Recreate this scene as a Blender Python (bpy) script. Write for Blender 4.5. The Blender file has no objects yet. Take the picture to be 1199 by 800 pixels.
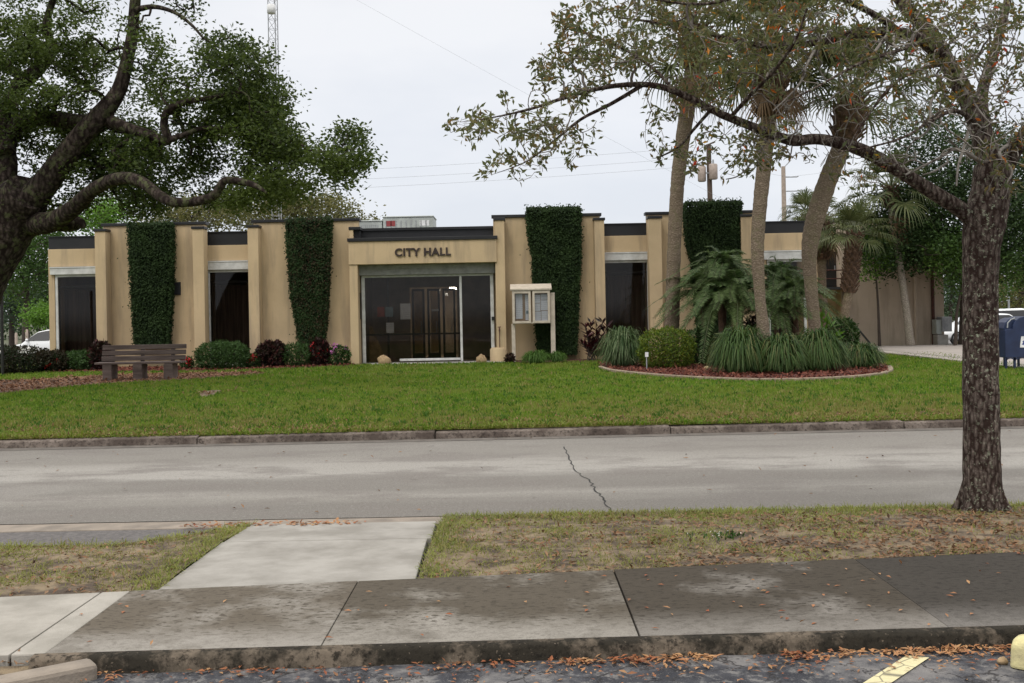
import bpy, math, random
import numpy as np
from mathutils import Vector, Matrix

random.seed(7)
RNG = np.random.default_rng(11)
S = bpy.context.scene
COL = S.collection
rad = math.radians

# ------------------------------------------------------------------ camera model
F_PX, CX, CY, EYE = 1290.0, 599.5, 365.0, 1.6
ROLL = rad(1.1)
CR, SR = math.cos(ROLL), math.sin(ROLL)

def P(px, py, Y):
    """point of the place seen at (px, py) of the photo, Y metres ahead"""
    u = (px - CX) / F_PX; v = (CY - py) / F_PX
    return np.array(((u*CR + v*SR)*Y, Y, EYE + (-u*SR + v*CR)*Y))

def G(px, py, z=0.0):
    u = (px - CX) / F_PX; v = (CY - py) / F_PX
    Y = (z - EYE) / (-u*SR + v*CR)
    return np.array(((u*CR + v*SR)*Y, Y, z))

def XA(px, Y, py=345):
    return float(P(px, py, Y)[0])

def ZA(py, Y, px):
    return float(P(px, py, Y)[2])

cam_d = bpy.data.cameras.new('camera')
cam = bpy.data.objects.new('camera', cam_d); COL.objects.link(cam)
cam.matrix_world = Matrix(((CR, SR, 0, 0), (0, 0, -1, 0), (-SR, CR, 0, EYE), (0, 0, 0, 1)))
cam_d.sensor_width = 36.0
cam_d.lens = 36.0 * F_PX / 1199.0
cam_d.shift_y = -(400.0 - CY) / 1199.0
cam_d.clip_start = 0.1; cam_d.clip_end = 3000
S.camera = cam

# ------------------------------------------------------------------ mesh builder
class MB:
    def __init__(self):
        self.v = []; self.loops = []; self.tot = []; self.n = 0; self.smooth = []
    def add(self, verts, faces, smooth=False):
        verts = np.asarray(verts, dtype=np.float64).reshape(-1, 3)
        off = self.n
        self.v.append(verts); self.n += len(verts)
        if isinstance(faces, np.ndarray):
            self.loops.append((faces + off).astype(np.int32).ravel())
            self.tot.append(np.full(len(faces), faces.shape[1], dtype=np.int32))
            self.smooth.append(np.full(len(faces), smooth, dtype=bool))
        else:
            for f in faces:
                self.loops.append(np.asarray(f, dtype=np.int32) + off)
            self.tot.append(np.array([len(f) for f in faces], dtype=np.int32))
            self.smooth.append(np.full(len(faces), smooth, dtype=bool))
        return self
    def box(self, x0, x1, y0, y1, z0, z1):
        x0, x1 = min(x0, x1), max(x0, x1); y0, y1 = min(y0, y1), max(y0, y1); z0, z1 = min(z0, z1), max(z0, z1)
        v = [(x0,y0,z0),(x1,y0,z0),(x1,y1,z0),(x0,y1,z0),(x0,y0,z1),(x1,y0,z1),(x1,y1,z1),(x0,y1,z1)]
        f = [(0,3,2,1),(4,5,6,7),(0,1,5,4),(1,2,6,5),(2,3,7,6),(3,0,4,7)]
        return self.add(v, f)
    def bar(self, a, b, w, h, up=(0,0,1)):
        """box beam from a to b, w wide, h high"""
        a = np.array(a, float); b = np.array(b, float); d = b - a; d /= np.linalg.norm(d)
        up = np.array(up, float)
        if abs(d @ up) > .95: up = np.array((0, 1., 0))
        s = np.cross(d, up); s /= np.linalg.norm(s); u = np.cross(s, d)
        v = []
        for p in (a, b):
            for i, j in ((-1,-1),(1,-1),(1,1),(-1,1)):
                v.append(p + s*i*w/2 + u*j*h/2)
        return self.add(v, [(0,1,2,3),(7,6,5,4),(0,4,5,1),(1,5,6,2),(2,6,7,3),(3,7,4,0)])
    def tube(self, pts, rr, n=8, cap=True, smooth=True, rough=0.0):
        pts = np.asarray(pts, float); k = len(pts)
        rr = np.broadcast_to(np.asarray(rr, float), (k,))
        T = np.gradient(pts, axis=0); T /= (np.linalg.norm(T, axis=1)[:, None] + 1e-9)
        ref = np.array((0.13, 0.97, 0.2)) if abs(T[0][1]) < .8 else np.array((0, 0.1, 1.))
        u = np.cross(T[0], ref); u /= np.linalg.norm(u)
        ang = np.linspace(0, 2*np.pi, n, endpoint=False)
        ca, sa = np.cos(ang), np.sin(ang)
        V = np.empty((k, n, 3))
        for i in range(k):
            u = u - T[i]*(u @ T[i]); u /= (np.linalg.norm(u) + 1e-9)
            w = np.cross(T[i], u)
            r = rr[i]
            rad_i = r * (1 + rough*(RNG.random(n) - .5)) if rough else np.full(n, r)
            V[i] = pts[i] + (u[None]*ca[:, None] + w[None]*sa[:, None])*rad_i[:, None]
        i0 = np.arange(k-1)[:, None]*n; j = np.arange(n)[None]
        a = i0 + j; b = i0 + (j+1) % n
        Fq = np.stack((a, b, b+n, a+n), -1).reshape(-1, 4)
        self.add(V.reshape(-1, 3), Fq, smooth)
        if cap:
            self.add(V[0], [tuple(range(n))[::-1]]); self.add(V[-1], [tuple(range(n))])
        return self
    def prism(self, outline, y0, y1):
        """outline in (x, z), extruded along y"""
        n = len(outline)
        v = [(x, y0, z) for x, z in outline] + [(x, y1, z) for x, z in outline]
        f = [tuple(range(n)), tuple(range(n, 2*n))[::-1]]
        for i in range(n):
            j = (i+1) % n
            f.append((j, i, n+i, n+j))
        return self.add(v, f)
    def slab(self, outline, z0, z1):
        """outline in (x, y), extruded along z"""
        n = len(outline)
        v = [(x, y, z0) for x, y in outline] + [(x, y, z1) for x, y in outline]
        f = [tuple(range(n))[::-1], tuple(range(n, 2*n))]
        for i in range(n):
            j = (i+1) % n
            f.append((i, j, n+j, n+i))
        return self.add(v, f)
    def sheet(self, pts):
        return self.add(pts, [tuple(range(len(pts)))])
    def sphere(self, c, r, nu=12, nv=8, sc=(1,1,1), jit=0):
        v = []
        for i in range(nv+1):
            t = math.pi*i/nv
            for k in range(nu):
                p = 2*math.pi*k/nu
                q = 1 + jit*(random.random()-.5)
                v.append((c[0]+r*sc[0]*q*math.sin(t)*math.cos(p), c[1]+r*sc[1]*q*math.sin(t)*math.sin(p), c[2]+r*sc[2]*q*math.cos(t)))
        f = []
        for i in range(nv):
            for k in range(nu):
                f.append((i*nu+k, (i+1)*nu+k, (i+1)*nu+(k+1) % nu, i*nu+(k+1) % nu))
        return self.add(v, f, True)
    def cyl(self, a, b, r, n=16):
        return self.tube([a, b], [r, r], n)
    def leaves(self, C, D, N, L, W, fold=0.15):
        C = np.asarray(C, float); n = len(C)
        if n == 0: return self
        D = D/(np.linalg.norm(D, axis=1)[:, None]+1e-9)
        Sd = np.cross(D, N); Sd /= (np.linalg.norm(Sd, axis=1)[:, None]+1e-9)
        Nn = np.cross(Sd, D)
        L = np.broadcast_to(L, (n,))[:, None]; W = np.broadcast_to(W, (n,))[:, None]
        V = np.empty((n, 4, 3))
        V[:, 0] = C
        V[:, 1] = C + D*L*.48 + Sd*W*.5 + Nn*W*fold
        V[:, 2] = C + D*L
        V[:, 3] = C + D*L*.48 - Sd*W*.5 + Nn*W*fold
        self.add(V.reshape(-1, 3), np.arange(n*4).reshape(-1, 4))
        return self
    def blades(self, B, Dv, L, W, droop):
        """grass-like ribbons: base B, direction Dv, length, width, droop fraction; two quads each"""
        n = len(B)
        Dv = Dv/(np.linalg.norm(Dv, axis=1)[:, None])
        side = np.cross(Dv, np.array((0, 0, 1.)) + RNG.normal(0, .25, (n, 3))); side /= (np.linalg.norm(side, axis=1)[:, None]+1e-9)
        L = np.broadcast_to(L, (n,))[:, None]; W = np.broadcast_to(W, (n,))[:, None]
        droop = np.broadcast_to(droop, (n,))[:, None]
        hz = Dv.copy(); hz[:, 2] = 0
        m1 = B + Dv*L*.4
        m2 = m1 + (Dv + hz*droop*.6 - np.array((0,0,1.))*droop*.45)*L*.33
        t = m2 + (Dv + hz*droop - np.array((0,0,1.))*droop*1.5)*L*.3
        V = np.stack((B-side*W*.4, B+side*W*.4, m1+side*W*.5, m1-side*W*.5, m2+side*W*.4, m2-side*W*.4, t), 1)
        i = np.arange(n)[:, None]*7
        self.add(V.reshape(-1, 3), np.concatenate((i + np.array((0,1,2,3)), i + np.array((3,2,4,5)))))
        off = self.n - n*7
        self.loops.append((i + off + np.array((5, 4, 6))).astype(np.int32).ravel())
        self.tot.append(np.full(n, 3, dtype=np.int32)); self.smooth.append(np.zeros(n, bool))
        return self
    def build(self, name, mat, parent=None, bevel=0.0, kind=None, label=None):
        V = np.concatenate(self.v).astype(np.float32)
        if parent is not None:
            V = V - origin(parent).astype(np.float32)
        loops = np.concatenate(self.loops); tot = np.concatenate(self.tot); sm = np.concatenate(self.smooth)
        me = bpy.data.meshes.new(name)
        me.vertices.add(len(V)); me.vertices.foreach_set('co', V.ravel())
        me.loops.add(len(loops)); me.loops.foreach_set('vertex_index', loops)
        me.polygons.add(len(tot))
        st = np.zeros(len(tot), np.int32); st[1:] = np.cumsum(tot)[:-1]
        me.polygons.foreach_set('loop_start', st); me.polygons.foreach_set('loop_total', tot)
        me.polygons.foreach_set('use_smooth', sm)
        me.update(calc_edges=True)
        if len(tot) < 20000: me.validate()
        me.materials.append(mat)
        o = bpy.data.objects.new(name, me); COL.objects.link(o)
        if parent is not None: o.parent = parent
        if bevel > 0:
            m = o.modifiers.new('bevel', 'BEVEL'); m.width = bevel; m.segments = 2; m.limit_method = 'ANGLE'
        if kind: o['kind'] = kind
        if label: o['label'] = label
        return o

def origin(o):
    p = np.zeros(3)
    while o is not None:
        p += np.array(o.location); o = o.parent
    return p

def thing(name, label, cat, loc=(0, 0, 0), group=None):
    o = bpy.data.objects.new(name, None); COL.objects.link(o)
    o.location = tuple(float(a) for a in loc); o.empty_display_size = .2
    o['label'] = label; o['category'] = cat
    if group: o['group'] = group
    return o

def tag(o, label, cat, group=None):
    o['label'] = label; o['category'] = cat
    if group: o['group'] = group
    return o

def smooth_path(pts, rr, per=6):
    pts = np.asarray(pts, float); rr = np.asarray(rr, float)
    k = len(pts)
    if k < 3: 
        t = np.linspace(0, 1, per+1)[:, None]
        return pts[0]*(1-t)+pts[-1]*t, rr[0]*(1-t[:,0])+rr[-1]*t[:,0]
    out = []; ro = []
    for i in range(k-1):
        p0 = pts[max(i-1, 0)]; p1 = pts[i]; p2 = pts[i+1]; p3 = pts[min(i+2, k-1)]
        for t in np.linspace(0, 1, per, endpoint=False):
            out.append(.5*((2*p1)+(-p0+p2)*t+(2*p0-5*p1+4*p2-p3)*t*t+(-p0+3*p1-3*p2+p3)*t**3))
            ro.append(rr[i]*(1-t)+rr[i+1]*t)
    out.append(pts[-1]); ro.append(rr[-1])
    return np.array(out), np.array(ro)

# ------------------------------------------------------------------ materials
def new_mat(name):
    m = bpy.data.materials.new(name); m.use_nodes = True
    nt = m.node_tree; nt.nodes.clear()
    out = nt.nodes.new('ShaderNodeOutputMaterial')
    bs = nt.nodes.new('ShaderNodeBsdfPrincipled')
    nt.links.new(bs.outputs[0], out.inputs[0])
    return m, nt, bs, out

def node(nt, kind, **kw):
    n = nt.nodes.new(kind)
    for k, v in kw.items():
        if k in n.inputs: n.inputs[k].default_value = v
        else: setattr(n, k, v)
    return n

def ramp(nt, stops, src=None):
    r = nt.nodes.new('ShaderNodeValToRGB')
    e = r.color_ramp.elements
    while len(e) > 1: e.remove(e[0])
    e[0].position = stops[0][0]; e[0].color = col(stops[0][1])
    for p, c in stops[1:]:
        q = e.new(p); q.color = col(c)
    if src is not None: nt.links.new(src, r.inputs[0])
    return r

def col(c):
    if isinstance(c, (int, float)): return (c, c, c, 1)
    return (*c, 1)

def coords(nt, scale=(1, 1, 1), world=True):
    if world:
        g = nt.nodes.new('ShaderNodeNewGeometry'); src = g.outputs['Position']
    else:
        g = nt.nodes.new('ShaderNodeTexCoord'); src = g.outputs['Object']
    mp = nt.nodes.new('ShaderNodeMapping'); mp.inputs['Scale'].default_value = scale
    nt.links.new(src, mp.inputs[0])
    return mp.outputs[0]

def noise(nt, scale, detail=4, rough=.6, vec=None, stretch=(1, 1, 1), world=True):
    n = nt.nodes.new('ShaderNodeTexNoise')
    n.inputs['Scale'].default_value = scale; n.inputs['Detail'].default_value = detail; n.inputs['Roughness'].default_value = rough
    nt.links.new(vec if vec is not None else coords(nt, stretch, world), n.inputs['Vector'])
    return n.outputs[0]

def mix(nt, fac, a, b, mode='MIX'):
    m = nt.nodes.new('ShaderNodeMix'); m.data_type = 'RGBA'; m.blend_type = mode
    for i, s in ((0, fac), (6, a), (7, b)):
        if hasattr(s, 'is_linked') or isinstance(s, bpy.types.NodeSocket): nt.links.new(s, m.inputs[i])
        else: m.inputs[i].default_value = s if i == 0 else col(s)
    return m.outputs[2]

def bump(nt, bs, h, strength=.3, dist=.02):
    b = nt.nodes.new('ShaderNodeBump'); b.inputs['Strength'].default_value = strength; b.inputs['Distance'].default_value = dist
    nt.links.new(h, b.inputs['Height']); nt.links.new(b.outputs[0], bs.inputs['Normal'])

def simple(name, c, rough=.6, c2=None, scale=6, var=.5, bscale=0, bstr=.2, metal=0, stretch=(1, 1, 1), spec=.5, detail=5):
    m, nt, bs, out = new_mat(name)
    c2 = c2 or tuple(x*.72 for x in c)
    n = noise(nt, scale, detail, .62, stretch=stretch)
    r = ramp(nt, [(.5-var*.27, c2), (.5+var*.27, c)], n)
    nt.links.new(r.outputs[0], bs.inputs['Base Color'])
    bs.inputs['Roughness'].default_value = rough; bs.inputs['Metallic'].default_value = metal
    bs.inputs['Specular IOR Level'].default_value = spec
    if bscale: bump(nt, bs, noise(nt, bscale, 4, .6, stretch=stretch), bstr)
    return m

def leaf_mat(name, cols, trans=.3, rough=.5, var_scale=.8, patch=None):
    """foliage: each leaf its own tint from cols, plus clumps of paler or browner growth"""
    m, nt, bs, out = new_mat(name)
    g = nt.nodes.new('ShaderNodeNewGeometry')
    k = len(cols)
    r = ramp(nt, [(i/(k-1) if k > 1 else 0, c) for i, c in enumerate(cols)], g.outputs['Random Per Island'])
    n = noise(nt, var_scale, 3, .6)
    hi = patch or tuple(min(1, x*1.45) for x in cols[len(cols)//2])
    f = ramp(nt, [(.44, 0), (.62, 1)], n)
    fm = nt.nodes.new('ShaderNodeMath'); fm.operation = 'MULTIPLY'; fm.inputs[1].default_value = .55
    nt.links.new(f.outputs[0], fm.inputs[0])
    c = mix(nt, fm.outputs[0], r.outputs[0], hi)
    nt.links.new(c, bs.inputs['Base Color']); bs.inputs['Roughness'].default_value = rough
    bs.inputs['Specular IOR Level'].default_value = .18
    t = nt.nodes.new('ShaderNodeBsdfTranslucent')
    hs = nt.nodes.new('ShaderNodeHueSaturation'); hs.inputs['Saturation'].default_value = 1.1; hs.inputs['Value'].default_value = 1.25
    nt.links.new(c, hs.inputs['Color']); nt.links.new(hs.outputs[0], t.inputs[0])
    ms = nt.nodes.new('ShaderNodeMixShader'); ms.inputs[0].default_value = trans
    nt.links.new(bs.outputs[0], ms.inputs[1]); nt.links.new(t.outputs[0], ms.inputs[2])
    nt.links.new(ms.outputs[0], out.inputs[0])
    return m

def bark_mat(name, c1, c2, scale=14, lichen=None, stretch=(1, 1, .28), bstr=.9, lich_amt=.6, lich_scale=26, lich_cut=.60):
    m, nt, bs, out = new_mat(name)
    warp = noise(nt, scale*.35, 4, .65)
    va = nt.nodes.new('ShaderNodeVectorMath'); va.operation = 'MULTIPLY_ADD'
    nt.links.new(warp, va.inputs[0]); va.inputs[1].default_value = (1.6/scale,)*3
    nt.links.new(coords(nt, stretch), va.inputs[2])
    vo = nt.nodes.new('ShaderNodeTexVoronoi'); vo.feature = 'F1'; vo.inputs['Scale'].default_value = scale
    nt.links.new(va.outputs[0], vo.inputs['Vector'])
    n = noise(nt, scale*1.3, 6, .72, vec=va.outputs[0]); big = noise(nt, 1.7, 4, .6)
    hgt = mix(nt, .55, n, ramp(nt, [(.15, 1.), (.75, 0.)], vo.outputs['Distance']).outputs[0])
    r1 = ramp(nt, [(.30, c2), (.46, tuple((x+y)/2 for x, y in zip(c1, c2))), (.66, c1), (.8, tuple(x*1.6 for x in c1))], hgt)
    c = mix(nt, ramp(nt, [(.35, 0), (.7, .55)], big).outputs[0], r1.outputs[0], c2)
    if lichen:
        ln = noise(nt, lich_scale, 4, .7); lb = noise(nt, 2.5, 3, .6)
        lm_ = nt.nodes.new('ShaderNodeMath'); lm_.operation = 'MULTIPLY'
        nt.links.new(ramp(nt, [(lich_cut, 0), (lich_cut+.05, lich_amt)], ln).outputs[0], lm_.inputs[0]); nt.links.new(ramp(nt, [(.38, .25), (.6, 1)], lb).outputs[0], lm_.inputs[1])
        c = mix(nt, lm_.outputs[0], c, lichen)
    nt.links.new(c, bs.inputs['Base Color']); bs.inputs['Roughness'].default_value = .95
    bs.inputs['Specular IOR Level'].default_value = .12
    bump(nt, bs, hgt, bstr, .03)
    return m

M = {}
def stucco(name, c, dirt):
    m, nt, bs, out = new_mat(name)
    n1 = noise(nt, .7, 5, .6); n2 = noise(nt, 3.0, 5, .65, stretch=(1, 1, .12)); n3 = noise(nt, 40, 3, .7)
    a = mix(nt, ramp(nt, [(.38, 0), (.62, .9)], n1).outputs[0], c, tuple(x*.84 for x in c))
    b = mix(nt, ramp(nt, [(.50, 0), (.66, .65)], n2).outputs[0], a, dirt)
    d = mix(nt, ramp(nt, [(.3, .2), (.7, 0)], n3).outputs[0], b, tuple(x*.6 for x in c))
    nt.links.new(d, bs.inputs['Base Color']); bs.inputs['Roughness'].default_value = .9; bs.inputs['Specular IOR Level'].default_value = .2
    bump(nt, bs, n3, .35, .01)
    return m
M['stucco'] = stucco('stucco', (.585, .445, .275), (.34, .265, .18))
M['stucco_grey'] = stucco('stucco_grey', (.54, .44, .345), (.34, .275, .21))
M['black_metal'] = simple('black_metal', (.010, .010, .012), .5, (.006, .006, .008), 3)
M['white_metal'] = simple('white_metal', (.62, .62, .60), .4, (.45, .45, .43), 4, .5)
M['shutter_grey'] = simple('shutter_grey', (.30, .30, .285), .5, (.2, .2, .19), 5)
M['roofing'] = simple('roofing', (.20, .20, .20), .9)
M['dark_frame'] = simple('dark_frame', (.014, .013, .012), .35)
M['interior'] = simple('interior', (.42, .35, .27), .8, (.30, .25, .2), 2)
M['curtain'] = simple('curtain', (.17, .125, .10), .9, (.075, .055, .045), 9, .4, stretch=(1, 1, .05))
M['concrete'] = simple('concrete', (.42, .40, .37), .9, (.28, .265, .24), 3, .6, 60, .25)
M['stone_tan'] = simple('stone_tan', (.42, .30, .17), .9, (.25, .17, .09), 8, .5, 20, .5)
M['brown_letter'] = simple('brown_letter', (.045, .028, .022), .4)
M['notice_tan'] = simple('notice_tan', (.56, .49, .40), .6, (.45, .39, .31), 5)
M['hvac'] = simple('hvac', (.42, .45, .42), .5, (.32, .34, .32), 3)
M['wood'] = simple('wood', (.165, .125, .11), .85, (.085, .062, .053), 10, .6, 30, .4, stretch=(.12, 1, 1))
M['blue'] = simple('blue', (.014, .026, .075), .45, (.009, .016, .05), 4)
M['rust'] = simple('rust', (.10, .035, .025), .8, (.05, .02, .015), 10)
M['pole_wood'] = simple('pole_wood', (.10, .07, .05), .9, (.05, .035, .028), 6, .5, stretch=(1, 1, .1))
M['pole_pale'] = simple('pole_pale', (.42, .34, .28), .8)
M['galv'] = simple('galv', (.36, .37, .38), .5, (.25, .26, .27), 6, metal=.3)
M['transformer'] = simple('transformer', (.42, .34, .29), .6)
M['car_white'] = simple('car_white', (.78, .79, .80), .18, (.74, .75, .76), 1)
M['car_silver'] = simple('car_silver', (.42, .44, .45), .22, (.38, .4, .41), 1, metal=.4)
M['tyre'] = simple('tyre', (.02, .02, .02), .9)
M['rim'] = simple('rim', (.45, .45, .46), .3, metal=.7)
M['chrome_light'] = simple('chrome_light', (.7, .7, .72), .12, metal=.3)
M['tail_red'] = simple('tail_red', (.35, .01, .01), .2)
M['yellow_conc'] = simple('yellow_conc', (.60, .54, .27), .85, (.40, .35, .2), 14, .6, 50, .3)
M['paper'] = simple('paper', (.72, .74, .78), .8, (.62, .64, .68), 3)
M['orange'] = simple('orange', (.36, .07, .03), .7)
M['bluegrey'] = simple('bluegrey', (.25, .34, .38), .7)
M['sign_white'] = simple('sign_white', (.8, .8, .8), .6)
M['red_flower'] = leaf_mat('red_flower', [(.32, .015, .02), (.45, .03, .03), (.25, .01, .02)], .2)
M['pink_flower'] = leaf_mat('pink_flower', [(.5, .16, .42), (.6, .25, .5)], .3)
M['white_flower'] = leaf_mat('white_flower', [(.75, .75, .7), (.8, .78, .74)], .3)

def paper_lines():
    m, nt, bs, out = new_mat('printed_paper')
    w = nt.nodes.new('ShaderNodeTexWave'); w.bands_direction = 'Z'; w.inputs['Scale'].default_value = 5.5; w.inputs['Distortion'].default_value = 1.5
    w.inputs['Detail'].default_value = 3
    nt.links.new(coords(nt), w.inputs['Vector'])
    n = noise(nt, 14, 3, .6, stretch=(1, 1, .3))
    f = mix(nt, 1.0, ramp(nt, [(.55, 0), (.8, .45)], w.outputs[1]).outputs[0], ramp(nt, [(.4, 0), (.5, 1)], n).outputs[0], 'MULTIPLY')
    c = mix(nt, f, (.78, .80, .85), (.45, .47, .52))
    nt.links.new(c, bs.inputs['Base Color']); bs.inputs['Roughness'].default_value = .8
    return m
M['print'] = paper_lines()

def glass_mat(name, tint, refl):
    m, nt, bs, out = new_mat(name)
    nt.nodes.remove(bs)
    tr = node(nt, 'ShaderNodeBsdfTransparent', Color=col(tint)); gl = node(nt, 'ShaderNodeBsdfGlossy', Color=col(.9), Roughness=.015)
    fr = node(nt, 'ShaderNodeFresnel', IOR=1.45)
    mu = nt.nodes.new('ShaderNodeMath'); mu.operation = 'MULTIPLY'; mu.inputs[1].default_value = refl
    nt.links.new(fr.outputs[0], mu.inputs[0])
    ms = nt.nodes.new('ShaderNodeMixShader')
    nt.links.new(mu.outputs[0], ms.inputs[0]); nt.links.new(tr.outputs[0], ms.inputs[1]); nt.links.new(gl.outputs[0], ms.inputs[2])
    nt.links.new(ms.outputs[0], out.inputs[0])
    return m
M['glass'] = glass_mat('tinted_glass', (.66, .64, .62), .55)
M['car_glass'] = glass_mat('car_glass', (.15, .16, .17), 1.6)
M['clear_glass'] = glass_mat('clear_glass', (.9, .9, .9), .5)

def lamp_mat():
    m, nt, bs, out = new_mat('lit_tube')
    bs.inputs['Emission Color'].default_value = (1, .95, .8, 1); bs.inputs['Emission Strength'].default_value = 32
    return m
M['lit'] = lamp_mat()

# bark and leaves
M['bark_front'] = bark_mat('bark_front', (.16, .128, .108), (.034, .021, .017), 38, (.36, .39, .28), (1, 1, .36), 1.0, .8, 34, .575)
M['bark_oak'] = bark_mat('bark_oak', (.062, .048, .040), (.016, .011, .009), 14, (.10, .115, .05), (1, 1, .4), 1.0, .6, 6, .52)
M['bark_far'] = simple('bark_far', (.06, .045, .035), .95)
M['bark_palm'] = bark_mat('bark_palm', (.235, .185, .138), (.15, .115, .083), 20, (.16, .15, .08), (1, 1, 1.7), .7, .45, 3, .52)
M['bark_palm_pale'] = bark_mat('bark_palm_pale', (.28, .25, .21), (.18, .155, .125), 20, (.24, .24, .17), (1, 1, 1.7), .4, .3, 3, .52)
M['boots'] = simple('palm_boots', (.16, .095, .06), .95, (.06, .036, .024), 8, .6, 25, .5)
M['leaf_live'] = leaf_mat('leaf_live', [(.022, .036, .011), (.048, .072, .018), (.085, .115, .028), (.032, .052, .014)], .35, .5, .30, (.125, .165, .04))
M['leaf_front'] = leaf_mat('leaf_front', [(.06, .075, .03), (.09, .11, .045), (.12, .135, .055), (.08, .09, .042), (.15, .15, .065), (.085, .10, .045), (.20, .13, .055), (.13, .12, .05), (.07, .09, .04), (.26, .14, .05)], .42, .5, 1.0, (.15, .16, .07))
M['leaf_yellow'] = leaf_mat('leaf_yellow', [(.5, .32, .03), (.45, .16, .03), (.42, .06, .04), (.5, .36, .06)], .35)
M['leaf_olive'] = leaf_mat('leaf_olive', [(.075, .085, .028), (.11, .115, .035), (.14, .13, .05), (.06, .075, .025)], .3, .5, .4)
M['leaf_green'] = leaf_mat('leaf_green', [(.028, .055, .018), (.05, .095, .025), (.07, .13, .03), (.03, .06, .018)], .3, .5, .4, (.11, .19, .035))
M['leaf_bright'] = leaf_mat('leaf_bright', [(.06, .13, .022), (.10, .19, .03), (.08, .15, .03)], .35, .5, .6)
M['leaf_dark'] = leaf_mat('leaf_dark', [(.014, .030, .010), (.028, .052, .016), (.042, .07, .02)], .2, .5, .5)
M['leaf_pine'] = leaf_mat('leaf_pine', [(.035, .06, .035), (.055, .085, .045), (.045, .075, .045)], .2, .6, .4)
M['ivy'] = leaf_mat('ivy', [(.007, .015, .005), (.014, .029, .008), (.026, .048, .013), (.010, .021, .006)], .12, .7, 1.6, (.034, .062, .016))
M['ivy_red'] = leaf_mat('ivy_mixed', [(.008, .017, .006), (.014, .03, .009), (.024, .046, .012), (.06, .03, .02), (.012, .024, .008), (.018, .036, .01)], .12, .7, 1.6, (.026, .06, .014))
M['liriope'] = leaf_mat('liriope', [(.012, .032, .007), (.024, .056, .012), (.042, .085, .018), (.075, .115, .035), (.15, .14, .055)], .2, .5, 1.2, (.06, .11, .025))
M['liriope_pale'] = leaf_mat('liriope_pale', [(.025, .055, .016), (.05, .09, .028), (.10, .14, .06), (.19, .23, .12)], .2, .5, 1.2, (.09, .13, .05))
M['green_tuft'] = leaf_mat('green_tuft', [(.035, .085, .015), (.06, .12, .02), (.08, .15, .03)], .25, .5, 2)
M['bush_yellow'] = leaf_mat('bush_yellow', [(.03, .065, .010), (.075, .13, .016), (.22, .255, .03), (.05, .09, .013), (.14, .20, .024), (.12, .08, .022)], .25, .4, 3)
M['bush_green'] = leaf_mat('bush_green', [(.02, .045, .013), (.035, .07, .018), (.05, .095, .024)], .2, .45, 2)
M['croton'] = leaf_mat('croton', [(.018, .010, .010), (.032, .012, .013), (.020, .026, .013), (.075, .016, .018), (.016, .022, .010)], .15, .5, 3, (.032, .018, .014))
M['ti'] = leaf_mat('ti_plant', [(.012, .012, .012), (.03, .012, .014), (.10, .012, .02), (.025, .03, .02)], .15, .3, 3, (.06, .015, .02))
M['shrub_red'] = leaf_mat('shrub_red', [(.010, .022, .008), (.018, .034, .011), (.03, .018, .012), (.024, .042, .014)], .15, .45, 2)
M['palm_leaf'] = leaf_mat('palm_leaf', [(.045, .058, .022), (.075, .09, .034), (.11, .12, .05)], .22, .45, .9)
M['palm_brown'] = leaf_mat('palm_brown', [(.14, .09, .05), (.18, .12, .07), (.09, .06, .035)], .2, .7, 1)
M['date_leaf'] = leaf_mat('date_leaf', [(.03, .062, .018), (.06, .11, .034), (.11, .165, .062), (.16, .21, .09)], .3, .5, 1.0, (.11, .155, .05))
M['date_stem'] = simple('date_stem', (.10, .12, .05), .7)
M['ivy_core'] = simple('ivy_core', (.012, .018, .009), .95)
M['twig'] = simple('twig', (.23, .20, .175), .9, (.12, .10, .085), 12)

# ------------------------------------------------------------------ ground
def gz(x, y):
    t = np.clip((np.asarray(y, float) - 36) / 22, 0, 1); t = t*t*(3-2*t)
    return .1 - .6*t

def grass_ground():
    m, nt, bs, out = new_mat('lawn_soil')
    a = mix(nt, ramp(nt, [(.35, 0), (.65, 1)], noise(nt, .55, 6, .65)).outputs[0], (.085, .135, .020), (.19, .21, .05))
    b = mix(nt, ramp(nt, [(.45, 0), (.75, .8)], noise(nt, 12, 4, .7)).outputs[0], a, (.045, .07, .014))
    # dry, leaf-strewn margin along the kerb
    g = nt.nodes.new('ShaderNodeNewGeometry'); sx = nt.nodes.new('ShaderNodeSeparateXYZ'); nt.links.new(g.outputs['Position'], sx.inputs[0])
    mr = node(nt, 'ShaderNodeMapRange'); mr.inputs['From Min'].default_value = 14.3; mr.inputs['From Max'].default_value = 20
    mr.inputs['To Min'].default_value = .8; mr.inputs['To Max'].default_value = 0
    nt.links.new(sx.outputs[1], mr.inputs[0])
    mm = nt.nodes.new('ShaderNodeMath'); mm.operation = 'MULTIPLY'
    nt.links.new(mr.outputs[0], mm.inputs[0]); nt.links.new(ramp(nt, [(.3, .2), (.6, 1)], noise(nt, 4, 5, .7)).outputs[0], mm.inputs[1])
    c = mix(nt, mm.outputs[0], b, (.20, .165, .065))
    nt.links.new(c, bs.inputs['Base Color']); bs.inputs['Roughness'].default_value = .95; bs.inputs['Specular IOR Level'].default_value = .1
    bump(nt, bs, noise(nt, 30, 4, .7), .6, .04)
    return m
M['lawn'] = grass_ground()
M['ground'] = simple('ground_far', (.075, .085, .035), .95, (.05, .05, .03), .3)
M['mulch'] = simple('mulch', (.13, .042, .030), .95, (.045, .018, .014), 18, .5, 40, .8)
M['mulch_brown'] = simple('mulch_brown', (.19, .10, .055), .95, (.08, .042, .026), 18, .5, 40, .8)
M['verge_soil'] = simple('verge_soil', (.22, .165, .10), .95, (.065, .045, .030), 6, .38, 60, .8, detail=10)

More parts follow.
